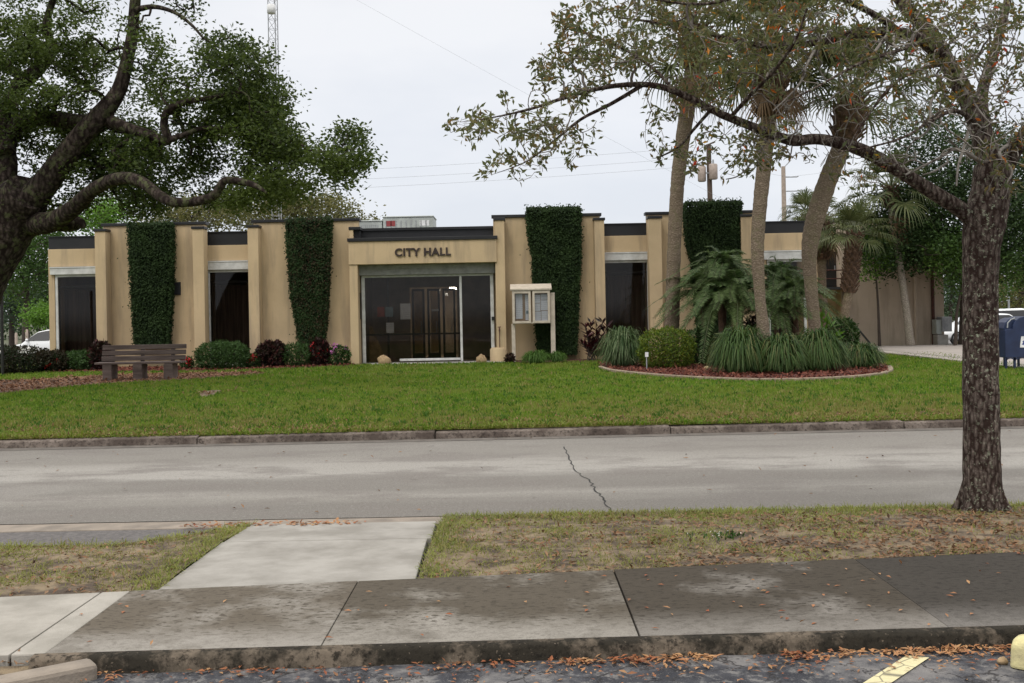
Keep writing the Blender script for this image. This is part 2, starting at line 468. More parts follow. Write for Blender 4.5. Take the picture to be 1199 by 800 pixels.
def grid_sheet(name, x0, x1, y0, y1, nx, ny, zf, mat, hole=None):
    xs = np.linspace(x0, x1, nx+1) if np.isscalar(nx) else np.asarray(nx)
    ys = np.linspace(y0, y1, ny+1) if np.isscalar(ny) else np.asarray(ny)
    X, Y = np.meshgrid(xs, ys)
    V = np.stack((X, Y, zf(X, Y)), -1).reshape(-1, 3)
    w = len(xs)
    i, j = np.meshgrid(np.arange(len(ys)-1), np.arange(w-1), indexing='ij')
    a = (i*w + j).ravel()
    F = np.stack((a, a+1, a+1+w, a+w), 1)
    mb = MB(); mb.add(V, F, True)
    return mb.build(name, mat, kind='structure')

ysg = np.concatenate((np.array((-60, -10, 0, 13, 14.1)), np.linspace(15, 60, 46), np.array((80, 150, 400, 1200))))
grid_sheet('ground', -900, 900, 0, 0, np.array((-900, -200, -60, -20, 0, 20, 60, 200, 900.)), ysg,
           lambda X, Y: np.where(Y < 14.2, -.10, gz(X, Y) - .03), M['ground'])

# street
def road_mat():
    m, nt, bs, out = new_mat('street_asphalt')
    g = nt.nodes.new('ShaderNodeNewGeometry'); sx = nt.nodes.new('ShaderNodeSeparateXYZ'); nt.links.new(g.outputs['Position'], sx.inputs[0])
    n1 = noise(nt, .9, 6, .6, stretch=(.22, 1.2, 1)); n2 = noise(nt, 75, 4, .8); n3 = noise(nt, 1.6, 7, .68, stretch=(.45, 1, 1)); n4 = noise(nt, .35, 4, .6)
    # wheel-worn lanes run along the street, their edges broken up by wear
    w1 = nt.nodes.new('ShaderNodeMath'); w1.operation = 'MULTIPLY_ADD'; w1.inputs[1].default_value = 1.3; nt.links.new(n1, w1.inputs[0]); nt.links.new(sx.outputs[1], w1.inputs[2])
    w2 = nt.nodes.new('ShaderNodeMath'); w2.operation = 'MULTIPLY_ADD'; w2.inputs[1].default_value = .6; nt.links.new(n3, w2.inputs[0]); nt.links.new(w1.outputs[0], w2.inputs[2])
    mr = node(nt, 'ShaderNodeMapRange'); mr.inputs['From Min'].default_value = 9.45; mr.inputs['From Max'].default_value = 14.95; nt.links.new(w2.outputs[0], mr.inputs[0])
    D_, Md, L_ = (.150, .138, .122), (.195, .181, .160), (.290, .274, .248)
    a = ramp(nt, [(.0, D_), (.13, D_), (.19, Md), (.24, (.235, .22, .196)), (.30, (.16, .147, .13)), (.39, (.165, .152, .135)), (.46, L_), (.60, (.275, .259, .233)), (.72, Md), (1, (.17, .157, .139))], mr.outputs[0])
    b = mix(nt, ramp(nt, [(.40, .75), (.52, 0)], n3).outputs[0], a.outputs[0], (.150, .134, .120))
    b = mix(nt, ramp(nt, [(.58, 0), (.66, .35)], n4).outputs[0], b, (.28, .265, .24))
    b = mix(nt, ramp(nt, [(.38, .45), (.47, 0)], noise(nt, 24, 5, .8)).outputs[0], b, (.095, .086, .076))
    b = mix(nt, ramp(nt, [(.55, 0), (.63, .35)], noise(nt, 31, 4, .8)).outputs[0], b, (.36, .34, .31))
    c = mix(nt, ramp(nt, [(.36, .8), (.48, 0)], n2).outputs[0], b, (.075, .068, .062))
    c = mix(nt, ramp(nt, [(.56, 0), (.66, .55)], noise(nt, 95, 3, .8)).outputs[0], c, (.40, .38, .35))
    c = mix(nt, ramp(nt, [(.66, 0), (.70, .7)], noise(nt, 2.3, 5, .7)).outputs[0], c, (.10, .088, .078))
    nt.links.new(c, bs.inputs['Base Color']); bs.inputs['Roughness'].default_value = .85; bs.inputs['Specular IOR Level'].default_value = .25
    bump(nt, bs, n2, .35, .01)
    return m
M['road'] = road_mat()
FK = 13.98     # far kerb line
def far_kerb_y(x): return FK + .0227*x
mb = MB(); mb.sheet([(-120, 8.5, 0), (120, 8.5, 0), (120, far_kerb_y(120), 0), (-120, far_kerb_y(-120), 0)]); mb.build('street', M['road'], kind='structure')

def kerb_mat(name, dark, light, amt, amt2=.62):
    m, nt, bs, out = new_mat(name)
    n1 = noise(nt, 2.2, 6, .7); n2 = noise(nt, 26, 5, .75)
    f = ramp(nt, [(amt, 0), (amt2, 1)], n1)
    a = mix(nt, f.outputs[0], light, dark)
    b = mix(nt, ramp(nt, [(.5, 0), (.62, .8)], n2).outputs[0], a, tuple(x*.35 for x in dark))
    c = mix(nt, ramp(nt, [(.66, 0), (.7, .7)], noise(nt, 60, 3, .6)).outputs[0], b, tuple(x*1.1 for x in light))
    nt.links.new(c, bs.inputs['Base Color']); bs.inputs['Roughness'].default_value = .92; bs.inputs['Specular IOR Level'].default_value = .2
    bump(nt, bs, n2, .6, .015)
    return m
M['kerb_far'] = kerb_mat('kerb_far', (.085, .066, .055), (.20, .165, .14), .40, .56)
M['kerb_mould'] = kerb_mat('kerb_mould', (.026, .022, .016), (.15, .12, .09), .40, .52)
M['gutter'] = simple('gutter_concrete', (.27, .225, .18), .9, (.16, .135, .11), 4, .6, 50, .3)

mb = MB()
x = -40.0; 
while x < 40:
    x1 = x + 3.0
    a0, a1 = far_kerb_y(x), far_kerb_y(x1-.012)
    mb.add([(x,a0,0),(x1-.012,a1,0),(x1-.012,a1+.02,.095),(x,a0+.02,.080),(x,a0+.17,.092),(x1-.012,a1+.17,.108),(x,a0+.17,-.1),(x1-.012,a1+.17,-.1)],
           [(0,1,2,3),(3,2,5,4),(4,5,7,6),(0,3,4,6),(1,7,5,2)])
    x = x1
mb.build('far_kerb', M['kerb_far'], kind='structure', bevel=.012)
mb = MB()
mb.add([(-60, far_kerb_y(-60)-.22, .004), (60, far_kerb_y(60)-.22, .004), (60, far_kerb_y(60)+.001, .006), (-60, far_kerb_y(-60)+.001, .006)], [(0,1,2,3)])
mb.build('gutter', simple('gutter_dark', (.13, .112, .095), .9, (.075, .065, .055), 5, .5), kind='structure')

# lawn
def lawn_z(X, Y): return gz(X, Y) + .012*np.sin(X*.7+1)*np.sin(Y*.55)
xs = np.linspace(-40, 40, 81); 
ysl = np.linspace(14.05, 46, 66)
o = grid_sheet('lawn', 0, 0, 0, 0, xs, ysl, lambda X, Y: lawn_z(X, Y), M['lawn'])
me = o.data
for v in me.vertices:
    if abs(v.co.y - 14.05) < .01:
        v.co.y = far_kerb_y(v.co.x) + .15; v.co.z = .105

# near edge of the road: concrete gutter strip, crossing slab, verge, sidewalk, parking lot
mb = MB(); mb.slab([(-60, 8.27), (60, 8.27), (60, 8.55), (-60, 8.55)], -.1, .022); mb.build('gutter_strip', M['gutter'], kind='structure', bevel=.008)

def back_y(x): return 6.22 + .105*(x + .02)      # sidewalk back edge
def front_y(x): return 4.965 + .033*x            # sidewalk front edge
SWZ = .12
def verge_z(X, Y): 
    t = np.clip((Y - back_y(X))/(8.3 - back_y(X)), 0, 1)
    return SWZ - .015 + .03*np.sin(t*np.pi) - .07*t + .006*np.sin(X*5)*np.sin(Y*7)
def verge(x0, x1, nx):
    xs = np.linspace(x0, x1, nx); ts = np.linspace(0, 1, 16)
    X = np.repeat(xs[None], 16, 0); Y = back_y(X) + (8.51 - back_y(X) + .03*np.sin(X*3.1) + .02*np.sin(X*7.7))*ts[:, None]
    V = np.stack((X, Y, verge_z(X, Y)), -1).reshape(-1, 3)
    i, j = np.meshgrid(np.arange(15), np.arange(nx-1), indexing='ij'); a = (i*nx+j).ravel()
    m_ = MB(); m_.add(V, np.stack((a, a+1, a+1+nx, a+nx), 1), True)
    return m_.build('verge', M['verge_soil'], kind='structure')
verge(-.56, 40, 120)
# left verge is a wedge with an asphalt patch beyond it
wl = [G(0, 700, .1), G(195, 684, .11), G(250, 650, .1), G(292, 622, .06), G(240, 624, .06), G(150, 634, .06), G(0, 655, .07)]
xa = np.linspace(-14, -1.98, 80)
ya1 = np.interp(xa, [-14, -2.6, -2.25, -2.02, -1.98], [6.6, 7.45, 7.9, 8.25, 8.3])
ts = np.linspace(0, 1, 14)
X = np.repeat(xa[None], 14, 0); Y = back_y(X) + (ya1[None] - back_y(X))*ts[:, None]
m_ = MB(); i, j = np.meshgrid(np.arange(13), np.arange(79), indexing='ij'); a = (i*80+j).ravel()
m_.add(np.stack((X, Y, verge_z(X, Y)), -1).reshape(-1, 3), np.stack((a, a+1, a+81, a+80), 1), True)
m_.build('verge', M['verge_soil'], kind='structure')
M['patch_asphalt'] = simple('patch_asphalt', (.13, .118, .112), .9, (.075, .068, .066), 30, .5, 80, .4)
mb = MB(); mb.slab([(-14, 6.0), (-3, 6.9), (-1.99, 8.0), (-1.99, 8.268), (-14, 8.268)], -.1, .015); mb.build('driveway_apron', M['patch_asphalt'], kind='structure')

def slab_mat(name, base, stain, a0, a1, grain=True, dark_x=False):
    m, nt, bs, out = new_mat(name)
    n1 = noise(nt, 1.1, 6, .62); n2 = noise(nt, 26, 2, .5, stretch=(.8, 1.5, 1)); n3 = noise(nt, 150, 3, .7); n4 = noise(nt, 4, 5, .7)
    f = ramp(nt, [(a0, 0), (a1, 1)], n1).outputs[0]
    g = nt.nodes.new('ShaderNodeNewGeometry'); sx = nt.nodes.new('ShaderNodeSeparateXYZ'); nt.links.new(g.outputs['Position'], sx.inputs[0])
    # algae staining dies out along the worn front edge
    ad = nt.nodes.new('ShaderNodeMath'); ad.operation = 'MULTIPLY_ADD'; ad.inputs[1].default_value = -.033
    nt.links.new(sx.outputs[0], ad.inputs[0]); nt.links.new(sx.outputs[1], ad.inputs[2])
    ad2 = nt.nodes.new('ShaderNodeMath'); ad2.operation = 'MULTIPLY_ADD'; ad2.inputs[1].default_value = .35
    nt.links.new(n4, ad2.inputs[0]); nt.links.new(ad.outputs[0], ad2.inputs[2])
    mr = node(nt, 'ShaderNodeMapRange'); mr.interpolation_type = 'SMOOTHSTEP'
    for k, v in (('From Min', 5.18), ('From Max', 5.62), ('To Min', .08), ('To Max', 1)): mr.inputs[k].default_value = v
    nt.links.new(ad2.outputs[0], mr.inputs[0])
    mu = nt.nodes.new('ShaderNodeMath'); mu.operation = 'MULTIPLY'; nt.links.new(f, mu.inputs[0]); nt.links.new(mr.outputs[0], mu.inputs[1])
    a = mix(nt, mu.outputs[0], base, stain)
    a = mix(nt, ramp(nt, [(.36, .45), (.52, 0)], n4).outputs[0], a, tuple(x*.8 for x in stain))
    a = mix(nt, ramp(nt, [(.35, .35), (.5, 0)], noise(nt, 30, 6, .75)).outputs[0], a, tuple(x*.6 for x in stain))
    if grain:
        gm = nt.nodes.new('ShaderNodeMath'); gm.operation = 'MULTIPLY'
        nt.links.new(ramp(nt, [(.57, 0), (.61, .85)], n2).outputs[0], gm.inputs[0]); nt.links.new(mr.outputs[0], gm.inputs[1])
        a = mix(nt, gm.outputs[0], a, tuple(x*.6 for x in stain))
    c = mix(nt, ramp(nt, [(.3, .35), (.55, 0)], n3).outputs[0], a, tuple(x*.5 for x in stain))
    nt.links.new(c, bs.inputs['Base Color'])
    bs.inputs['Roughness'].default_value = .9; bs.inputs['Specular IOR Level'].default_value = .12
    bump(nt, bs, mix(nt, .5, n2, n3), .3, .008)
    return m
M['slab_light'] = simple('slab_light', (.345, .32, .28), .9, (.23, .212, .18), 3.0, .5, 90, .25, detail=8)
M['slab_a'] = slab_mat('slab_a', (.275, .255, .226), (.115, .097, .075), .42, .56)
M['slab_b'] = slab_mat('slab_b', (.265, .245, .215), (.090, .076, .058), .40, .54)
M['slab_c'] = slab_mat('slab_c', (.21, .193, .172), (.062, .052, .040), .30, .46)
M['slab_d'] = slab_mat('slab_d', (.165, .152, .138), (.050, .044, .037), .22, .44)
M['path_slab'] = simple('path_slab', (.31, .292, .262), .9, (.205, .19, .165), 3.0, .5, 90, .2, detail=9)
M['joint'] = simple('joint_dirt', (.035, .028, .022), .95)

jx = [-12, -9.3, -6.5, -4.4, -2.262, -.885, .55, 1.97, 3.4, 4.8, 6.2, 7.6, 9, 12]
mats = ['slab_light']*4 + ['slab_a', 'slab_b', 'slab_c', 'slab_d'] + ['slab_d']*6
for k in range(len(jx)-1):
    a, b = jx[k]+(.0045 if k in (4, 6) else .0022), jx[k+1]-(.0045 if k in (3, 5) else .0022)
    if k == 4:    # pale worn strip beside the open joint
        m2 = MB(); m2.slab([(a, front_y(a)+.004), (a+.15, front_y(a+.15)+.004), (a+.15, back_y(a+.15)), (a, back_y(a))], -.08, SWZ); m2.build('sidewalk', M['slab_light'], kind='structure', bevel=.008); a += .152
    if k == 5:
        pass
    mb = MB(); mb.slab([(a, front_y(a)+.004), (b, front_y(b)+.004), (b, back_y(b)), (a, back_y(a))], -.08, SWZ - .002*(k % 2)); mb.build('sidewalk', M[mats[k]], kind='structure', bevel=.003)
mb = MB(); mb.slab([(-12, front_y(-12)+.02), (12, front_y(12)+.02), (12, back_y(12)-.01), (-12, back_y(-12)-.01)], -.09, SWZ-.025); mb.build('sidewalk_bed', M['joint'], kind='structure')
# front face of the sidewalk, mouldy kerb
mb = MB()
xs = np.linspace(-2.15, 12, 160)
V = []; 
for xx in xs:
    w = .006*math.sin(xx*9)+.004*math.sin(xx*23)
    V += [(xx, front_y(xx)-.075+w, -.04), (xx, front_y(xx)-.06+w, SWZ-.02), (xx, front_y(xx)-.045+w, SWZ-.003), (xx, front_y(xx)+.002, SWZ+.001)]
Fk = []
for i in range(len(xs)-1):
    for k in range(3): Fk.append((4*i+k, 4*i+4+k, 4*i+5+k, 4*i+1+k))
mb.add(V, Fk, True); mb.build('kerb', M['kerb_mould'], kind='structure')
# crossing slabs
for (y0, y1) in ((None, 7.42), (7.432, 8.266)):
    mb = MB()
    za = .112 if y0 is None else .085; zb = .085 if y0 is None else .04
    pa = [(-1.975, back_y(-1.975)+.01 if y0 is None else y0), (-.57, back_y(-.57)+.01 if y0 is None else y0), (-.60, y1), (-1.985, y1)]
    zz = [za, za, zb, zb]
    V = [(p[0], p[1], z) for p, z in zip(pa, zz)] + [(p[0], p[1], -.08) for p in pa]
    mb.add(V, [(0,1,2,3),(4,5,1,0),(5,6,2,1),(6,7,3,2),(7,4,0,3)]); mb.build('crossing_path', M['path_slab'], kind='structure', bevel=.006)

# parking lot in front
def lot_mat():
    m, nt, bs, out = new_mat('lot_asphalt')
    n1 = noise(nt, 2.3, 6, .65); n2 = noise(nt, 120, 3, .7); n3 = noise(nt, 14, 5, .8)
    a = ramp(nt, [(.40, (.030, .031, .037)), (.50, (.055, .056, .063)), (.60, (.16, .152, .148))], n1)
    vo = nt.nodes.new('ShaderNodeTexVoronoi'); vo.feature = 'DISTANCE_TO_EDGE'; vo.inputs['Scale'].default_value = 3.2
    wv = nt.nodes.new('ShaderNodeVectorMath'); wv.operation = 'MULTIPLY_ADD'; wv.inputs[1].default_value = (.35, .35, .35)
    nt.links.new(noise(nt, 6, 4, .7), wv.inputs[0]); nt.links.new(coords(nt), wv.inputs[2]); nt.links.new(wv.outputs[0], vo.inputs['Vector'])
    cr = ramp(nt, [(0, 1), (.02, .5), (.035, 0)], vo.outputs['Distance'])
    b = mix(nt, ramp(nt, [(.52, 0), (.63, .7)], n3).outputs[0], a.outputs[0], (.20, .19, .18))
    c = mix(nt, cr.outputs[0], b, (.022, .02, .02))
    d = mix(nt, ramp(nt, [(.6, 0), (.72, .6)], n2).outputs[0], c, (.28, .27, .26))
    nt.links.new(d, bs.inputs['Base Color']); bs.inputs['Roughness'].default_value = .85; bs.inputs['Specular IOR Level'].default_value = .2
    bump(nt, bs, mix(nt, .5, n2, vo.outputs['Distance']), .5, .015)
    return m
M['lot'] = lot_mat()
LZ = .043
mb = MB(); mb.sheet([(-30, -14, LZ), (30, -14, LZ), (30, front_y(30)-.03, LZ), (-1.9, front_y(-1.9)-.03, LZ), (-2.6, 4.6, LZ), (-30, 4.0, LZ)]); mb.build('parking_lot', M['lot'], kind='structure')
# painted stall line
def paint_mat():
    m, nt, bs, out = new_mat('stall_paint')
    vo = nt.nodes.new('ShaderNodeTexVoronoi'); vo.feature = 'DISTANCE_TO_EDGE'; vo.inputs['Scale'].default_value = 6
    nt.links.new(coords(nt), vo.inputs['Vector'])
    n = noise(nt, 20, 5, .8)
    a = mix(nt, ramp(nt, [(.3, 0), (.7, .5)], n).outputs[0], (.62, .56, .33), (.40, .35, .2))
    c = mix(nt, ramp(nt, [(0, .9), (.03, 0)], vo.outputs['Distance']).outputs[0], a, (.06, .055, .05))
    nt.links.new(c, bs.inputs['Base Color']); bs.inputs['Roughness'].default_value = .8
    return m
p1, p2 = G(1062, 767, LZ+.006), G(1088, 770, LZ+.006)
d0 = G(1010, 800, LZ+.006) - p1; d0 = d0/np.linalg.norm(d0)
mb = MB(); q = [p1, p2, p2 + d0*2.6, p1 + d0*2.6]
mb.add(q[::-1], [(0, 1, 2, 3)]); mb.build('parking_line', paint_mat(), kind='structure')
# left-hand concrete kerb piece and leafy soil behind it
a, b = G(0, 792, .11), G(108, 771, .11)
d = (b-a)/np.linalg.norm(b-a); n_ = np.array((-d[1], d[0], 0))
mb = MB(); mb.bar(a - d*3 + n_*-.03 - np.array((0,0,.06)), b + n_*-.03 - np.array((0,0,.06)), .13, .12); mb.build('parking_kerb', M['gutter'], kind='structure', bevel=.02)
mb = MB(); mb.slab([(-7, 3.4), (float(b[0])+.05, float(b[1])+.03), (-1.9, front_y(-1.9)-.02), (-7, front_y(-7)-.02)], -.05, .075); mb.build('planting_strip', M['verge_soil'], kind='structure')

# cracks in the street
M['crack'] = simple('crack_tar', (.02, .018, .016), .95)
mb = MB()
cp = [(661,523),(668,538),(676,553),(690,563),(698,574),(706,583),(714,595),(722,605)]
pts = [G(*c_, .003) for c_ in cp]; fine = []
for i in range(len(pts)-1):
    for t in np.linspace(0, 1, 6, endpoint=False):
        fine.append(pts[i]*(1-t)+pts[i+1]*t + np.array((random.uniform(-.02, .02), 0, 0)))
V = []; 
for i, p in enumerate(fine):
    w = random.uniform(.003, .009); V += [p-np.array((w,0,0)), p+np.array((w,0,0))]
mb.add(V, [(2*i, 2*i+1, 2*i+3, 2*i+2) for i in range(len(fine)-1)]); mb.build('street_crack', M['crack'], kind='structure')
mb = MB()   # dark seam where the street meets the gutter strip
V = []
xs = np.linspace(-9, 9, 200)
for xx in xs:
    w = random.uniform(.006, .03); V += [(xx, 8.552-w*.6, .0265), (xx, 8.556+w, .006)]
mb.add(V, [(2*i, 2*i+2, 2*i+3, 2*i+1) for i in range(len(xs)-1)]); mb.build('street_seam', M['crack'], kind='structure')

# side drive to the right of the lawn and the lots behind
M['drive'] = simple('drive_concrete', (.36, .32, .285), .9, (.27, .24, .215), 1.2, .6, 60, .2)
dr = [(1010, 409), (1050, 411), (1100, 415), (1150, 421), (1199, 428), (1260, 440)]
edge = [G(px, py, .1) for px, py in dr]
far = [(edge[0][0]-.6, 40.3), (45, 40.3)]
xs_e = np.array([e[0] for e in edge]); ys_e = np.array([e[1] for e in edge])
mb = MB()
xs_d = np.concatenate((np.linspace(xs_e[0], xs_e[-1], 30), np.linspace(xs_e[-1]+.5, 60, 12)))
yn = np.where(xs_d <= xs_e[-1], np.interp(xs_d, xs_e, ys_e), ys_e[-1] - .25*(xs_d-xs_e[-1])); yn = np.maximum(yn, 17)
n_s = 24; V = []
for (ex, ey) in zip(xs_d, yn):
    for t in np.linspace(0, 1, n_s):
        yy = ey + (40.5-ey)*t; V.append((ex, yy, float(gz(ex, yy)) + .05))
    V.append((ex, ey-.02, -.1))
m1 = n_s+1
mb.add(V, [(i*m1+k, (i+1)*m1+k, (i+1)*m1+k+1, i*m1+k+1) for i in range(len(xs_d)-1) for k in range(n_s-1)] + [(i*m1+n_s, (i+1)*m1+n_s, (i+1)*m1, i*m1) for i in range(len(xs_d)-1)], False)
mb.build('side_drive', M['drive'], kind='structure')
M['back_lot'] = simple('back_lot', (.16, .155, .15), .9, (.11, .105, .1), 1)
grid_sheet('back_parking_lot', 16.5, 60, 44, 75, 12, 12, lambda X, Y: gz(X, Y) + .03, M['back_lot'])
grid_sheet('side_parking_lot', -60, -15.5, 42, 70, 12, 12, lambda X, Y: gz(X, Y) + .03, M['back_lot'])

# mulch areas in the lawn
def mulch_patch(name, pts, mat, z=.018):
    ring = np.array([[p[0], p[1]] for p in pts]); c = ring.mean(0)
    rr = np.linspace(0, 1, 7)
    V = []
    for r_ in rr:
        for p in ring:
            q = c + (p-c)*r_; V.append((q[0], q[1], float(lawn_z(q[0], q[1])) + z))
    n = len(ring); Fq = []
    for i in range(6):
        for k in range(n): Fq.append((i*n+k, (i+1)*n+k, (i+1)*n+(k+1) % n, i*n+(k+1) % n))
    m_ = MB(); m_.add(V, Fq, True); return m_.build(name, mat, kind='structure')
mulch_patch('bench_mulch', [G(*p, .1) for p in ((-60,445),(0,446),(60,444),(120,440),(180,438),(240,437),(300,436),(312,438),(270,442),(220,446),(150,449),(90,453),(40,458),(0,462),(-60,466))], M['mulch_brown'])
mulch_patch('lawn_dirt_patch', [G(*p, .1) for p in ((234,462),(240,459),(250,458),(259,458),(256,461),(250,464),(240,466),(233,465))], M['verge_soil'])

BED = [(703,432),(715,436),(740,439),(780,442.5),(830,445.5),(880,447.5),(930,447.5),(980,445.5),(1015,442.5),(1035,439.5),(1043,436),(1041,432),(1030,427),(1005,424)]
bed_front = [G(*p, .1) for p in BED]
bed_ring = bed_front + [np.array((bed_front[-1][0]-.6, 33.0, .1)), np.array((6, 33.3, .1)), np.array((3.2, 32.2, .1)), np.array((2.4, 30.6, .1))]
mulch_patch('palm_bed', bed_ring, M['mulch'], .03)
# edging stones of the bed, one after another
ep, _ = smooth_path(bed_front[:12], np.zeros(12), 8)
M['edging'] = simple('edging_stone', (.30, .235, .165), .9, (.17, .13, .09), 8, .6, 30, .4)
edg = thing('bed_edging', 'low pale concrete edging curving round the palm bed', 'edging', ep[len(ep)//2])
acc = 0; seg = []; lens = np.linalg.norm(np.diff(ep, axis=0), axis=1); cum = np.concatenate(([0], np.cumsum(lens)))
nst = int(cum[-1]/.42)
for k in range(nst):
    s0, s1 = (k+.03)*cum[-1]/nst, (k+.97)*cum[-1]/nst
    a = np.array([np.interp(s0, cum, ep[:, i]) for i in range(3)]); b = np.array([np.interp(s1, cum, ep[:, i]) for i in range(3)])
    zz = float(lawn_z(a[0], a[1]))
    m_ = MB(); a[2] = b[2] = zz + .025; m_.bar(a, b, .11, .10); m_.build('edging_block', M['edging'], edg, bevel=.015)
mulch_patch('wall_bed', [G(*p, .1) for p in ((60,437),(150,436),(240,434.5),(330,432),(405,429.5),(415,428))] + [np.array((-4.9, 33.5, .1)), np.array((-9, 33.5, .1)), np.array((-14, 33.5, .1))], M['mulch'], .022)
mulch_patch('wall_bed', [G(*p, .1) for p in ((597,425),(640,424.5),(690,424),(730,424))] + [np.array((3.6, 33.5, .1)), np.array((0.1, 33.5, .1))], M['mulch'], .022)

#PART2
# ------------------------------------------------------------------ city hall
YP, YPIL, YB, YW = 33.6, 33.15, 33.72, 33.86     # panel face, pillar face, bay stucco face, window plane
GZ = .06
hall = thing('city_hall', 'low tan stucco building with black parapets and CITY HALL lettering over its glass entrance', 'building', (0, YP, .1))
TOPP = 4.50

def wall_box(name, x0, x1, y0, y1, z0, z1, mat='stucco', bev=.012, parent=None):
    m_ = MB(); m_.box(x0, x1, y0, y1, z0, z1); return m_.build(name, M[mat], parent or hall, bevel=bev)

def panel(pxl, pxr, ztop, thick=.3):
    x0, x1 = XA(pxl, YP), XA(pxr, YP)
    w = wall_box('wall_panel', x0, x1, YP, YP+thick, GZ, ztop)
    m_ = MB(); m_.box(x0-.05, x1+.05, YP-.05, YP+thick+.05, ztop, ztop+.085); m_.build('parapet_cap', M['black_metal'], w, bevel=.006)
    return x0, x1
pn = [panel(122, 241, 4.44), panel(298, 421, 4.46), panel(579, 704, 4.47), panel(759, 884, 4.47)]

def pillar(pxl, pxr, ztop, foot=False):
    x0, x1 = XA(pxl, YPIL), XA(pxr, YPIL)
    w = wall_box('pillar', x0, x1, YPIL, YP-.002, GZ, ztop)
    m_ = MB(); m_.box(x0-.03, x1+.03, YPIL-.03, YP-.055, ztop, ztop+.075); m_.build('pillar_cap', M['black_metal'], w, bevel=.006)
    if foot:
        m_ = MB(); m_.box(x0-.12, x1+.06, YPIL-.10, YPIL+.4, GZ, .50); m_.build('pillar_foot', M['stucco'], w, bevel=.05)
    return x0, x1
pil = [pillar(112, 124.5, 4.25), pillar(226.5, 239.5, 4.27), pillar(291, 303.5, 4.28), None,
       None, pillar(697.5, 709, 4.30), pillar(761, 776, 4.32), pillar(869, 881, 4.32)]

def bay(pxl, pxr, win_l, win_r, tops, frame_left, frame_right, name='bay'):
    """tops: photo y of fascia top, fascia bottom, box top, box bottom, frame bottom-edge at pxm"""
    pm = (pxl+pxr)/2
    x0, x1 = XA(pxl, YB), XA(pxr, YB)
    z = [ZA(t, YB, pm) for t in tops]
    m_ = MB(); m_.box(x0, x1, YB+.06, YB+.3, z[1], z[0]); m_.build('fascia', M['black_metal'], hall, bevel=.008)
    m_ = MB(); m_.box(x0, x1, YB+.02, YB+.34, z[0], z[0]+.03); m_.build('roof_edge', M['black_metal'], hall)
    wall_box('header_wall', x0, x1, YB, YB+.3, z[2]+.02, z[1]-.002)
    wx0, wx1 = XA(win_l, YB), XA(win_r, YB)
    if wx0 - x0 > .1: wall_box('jamb_wall', x0, wx0-.02, YB, YB+.3, GZ, z[2]+.018)
    if x1 - wx1 > .1: wall_box('jamb_wall', wx1+.02, x1, YB, YB+.3, GZ, z[2]+.018)
    m_ = MB(); m_.box(wx0-.12, wx1+.06, YB-.10, YB+.06, z[3], z[2]); m_.box(wx0-.13, wx1+.07, YB-.115, YB+.03, z[2]-.03, z[2]+.012)
    m_.build('shutter_box', M['white_metal'], hall, bevel=.008)
    fr = MB(); fw = .075
    fr.box(wx0, wx1, YB-.01, YB+.10, z[3]-.075, z[3]-.003)
    fr.box(wx0, wx1, YB-.01, YB+.10, .12, .20)
    fr.box(wx0, wx0+fw, YB-.01, YB+.10, .12, z[3]-.076); fr.box(wx1-fw, wx1, YB-.01, YB+.10, .12, z[3]-.076)
    w = fr.build('window', M['white_metal'], hall, bevel=.006)
    m_ = MB(); m_.box(wx0+fw+.002, wx1-fw-.002, YB+.04, YB+.052, .20, z[3]-.08); m_.build('pane', M['glass'], w)
    m_ = MB(); m_.box(wx0+fw+.002, wx1-fw-.002, YB+.06, YB+.09, z[3]-.40, z[3]-.33); m_.box(wx0+fw+.002, wx0+fw+.04, YB+.06, YB+.09, .2, z[3]-.4); m_.build('inner_frame', M['dark_frame'], w)
    # drawn dark curtain with folds, some way behind the glass
    k = 60; xs = np.linspace(wx0+.02, wx1-.02, k); V = []
    for xx in xs:
        yy = YB+.55+.03*math.sin(xx*38)+.015*math.sin(xx*91+1); V += [(xx, yy, .2), (xx, yy, z[3]-.45)]
    m_ = MB(); m_.add(V, [(2*i, 2*i+2, 2*i+3, 2*i+1) for i in range(k-1)], True); m_.build('curtain', M['curtain'], w)
    return x0, x1, z
bays = [bay(57, 123, 65, 118, (277.5, 291.5, 313, 321.5), 1, 0),
        bay(240, 299, 243, 296, (272, 287, 306, 316), 1, 0),
        bay(703, 761, 706, 761, (262.5, 276, 296, 305), 0, 1),
        bay(883, 947, 899, 944, (260, 273, 294, 304), 1, 1)]
# white sill jamb trims of the bays seen in the photo are part of each window frame

# entrance: beam on two posts, recessed black fascia, glazing with double doors
YE = 32.95
bx0, bx1 = XA(409, YE), XA(582.5, YE)
bz0, bz1 = ZA(310, YE, 420), ZA(283, YE, 420)
bm = wall_box('entrance_beam', bx0, bx1, YE, YE+.35, bz0, bz1)
m_ = MB(); m_.box(bx0-.03, bx1+.03, YE-.04, YE+.39, bz1, bz1+.10); m_.build('beam_cap', M['black_metal'], bm, bevel=.006)
pw = wall_box('entrance_post', bx0+.01, XA(419, YE), YE+.03, YP-.002, GZ, bz0-.002)
pw2 = wall_box('entrance_post', XA(580.5, YE), XA(592, YE), YE+.06, YP-.002, GZ, 4.34)
m_ = MB(); m_.box(XA(580.5, YE)-.03, XA(592, YE)+.03, YE+.03, YP-.055, 4.34, 4.42); m_.build('pillar_cap', M['black_metal'], pw2, bevel=.006)
m_ = MB(); m_.tube([( (XA(573.5,YE)+XA(592,YE))/2, YE+.22, GZ), ((XA(573.5,YE)+XA(592,YE))/2, YE+.22, .47), ((XA(573.5,YE)+XA(592,YE))/2, YE+.22, .53)], [.27, .27, .22], 20); m_.build('post_foot', M['stucco'], pw2)
lp = wall_box('side_parapet', XA(410, YE), XA(414.5, YE), YE+.06, YP-.002, bz1+.102, 4.14)
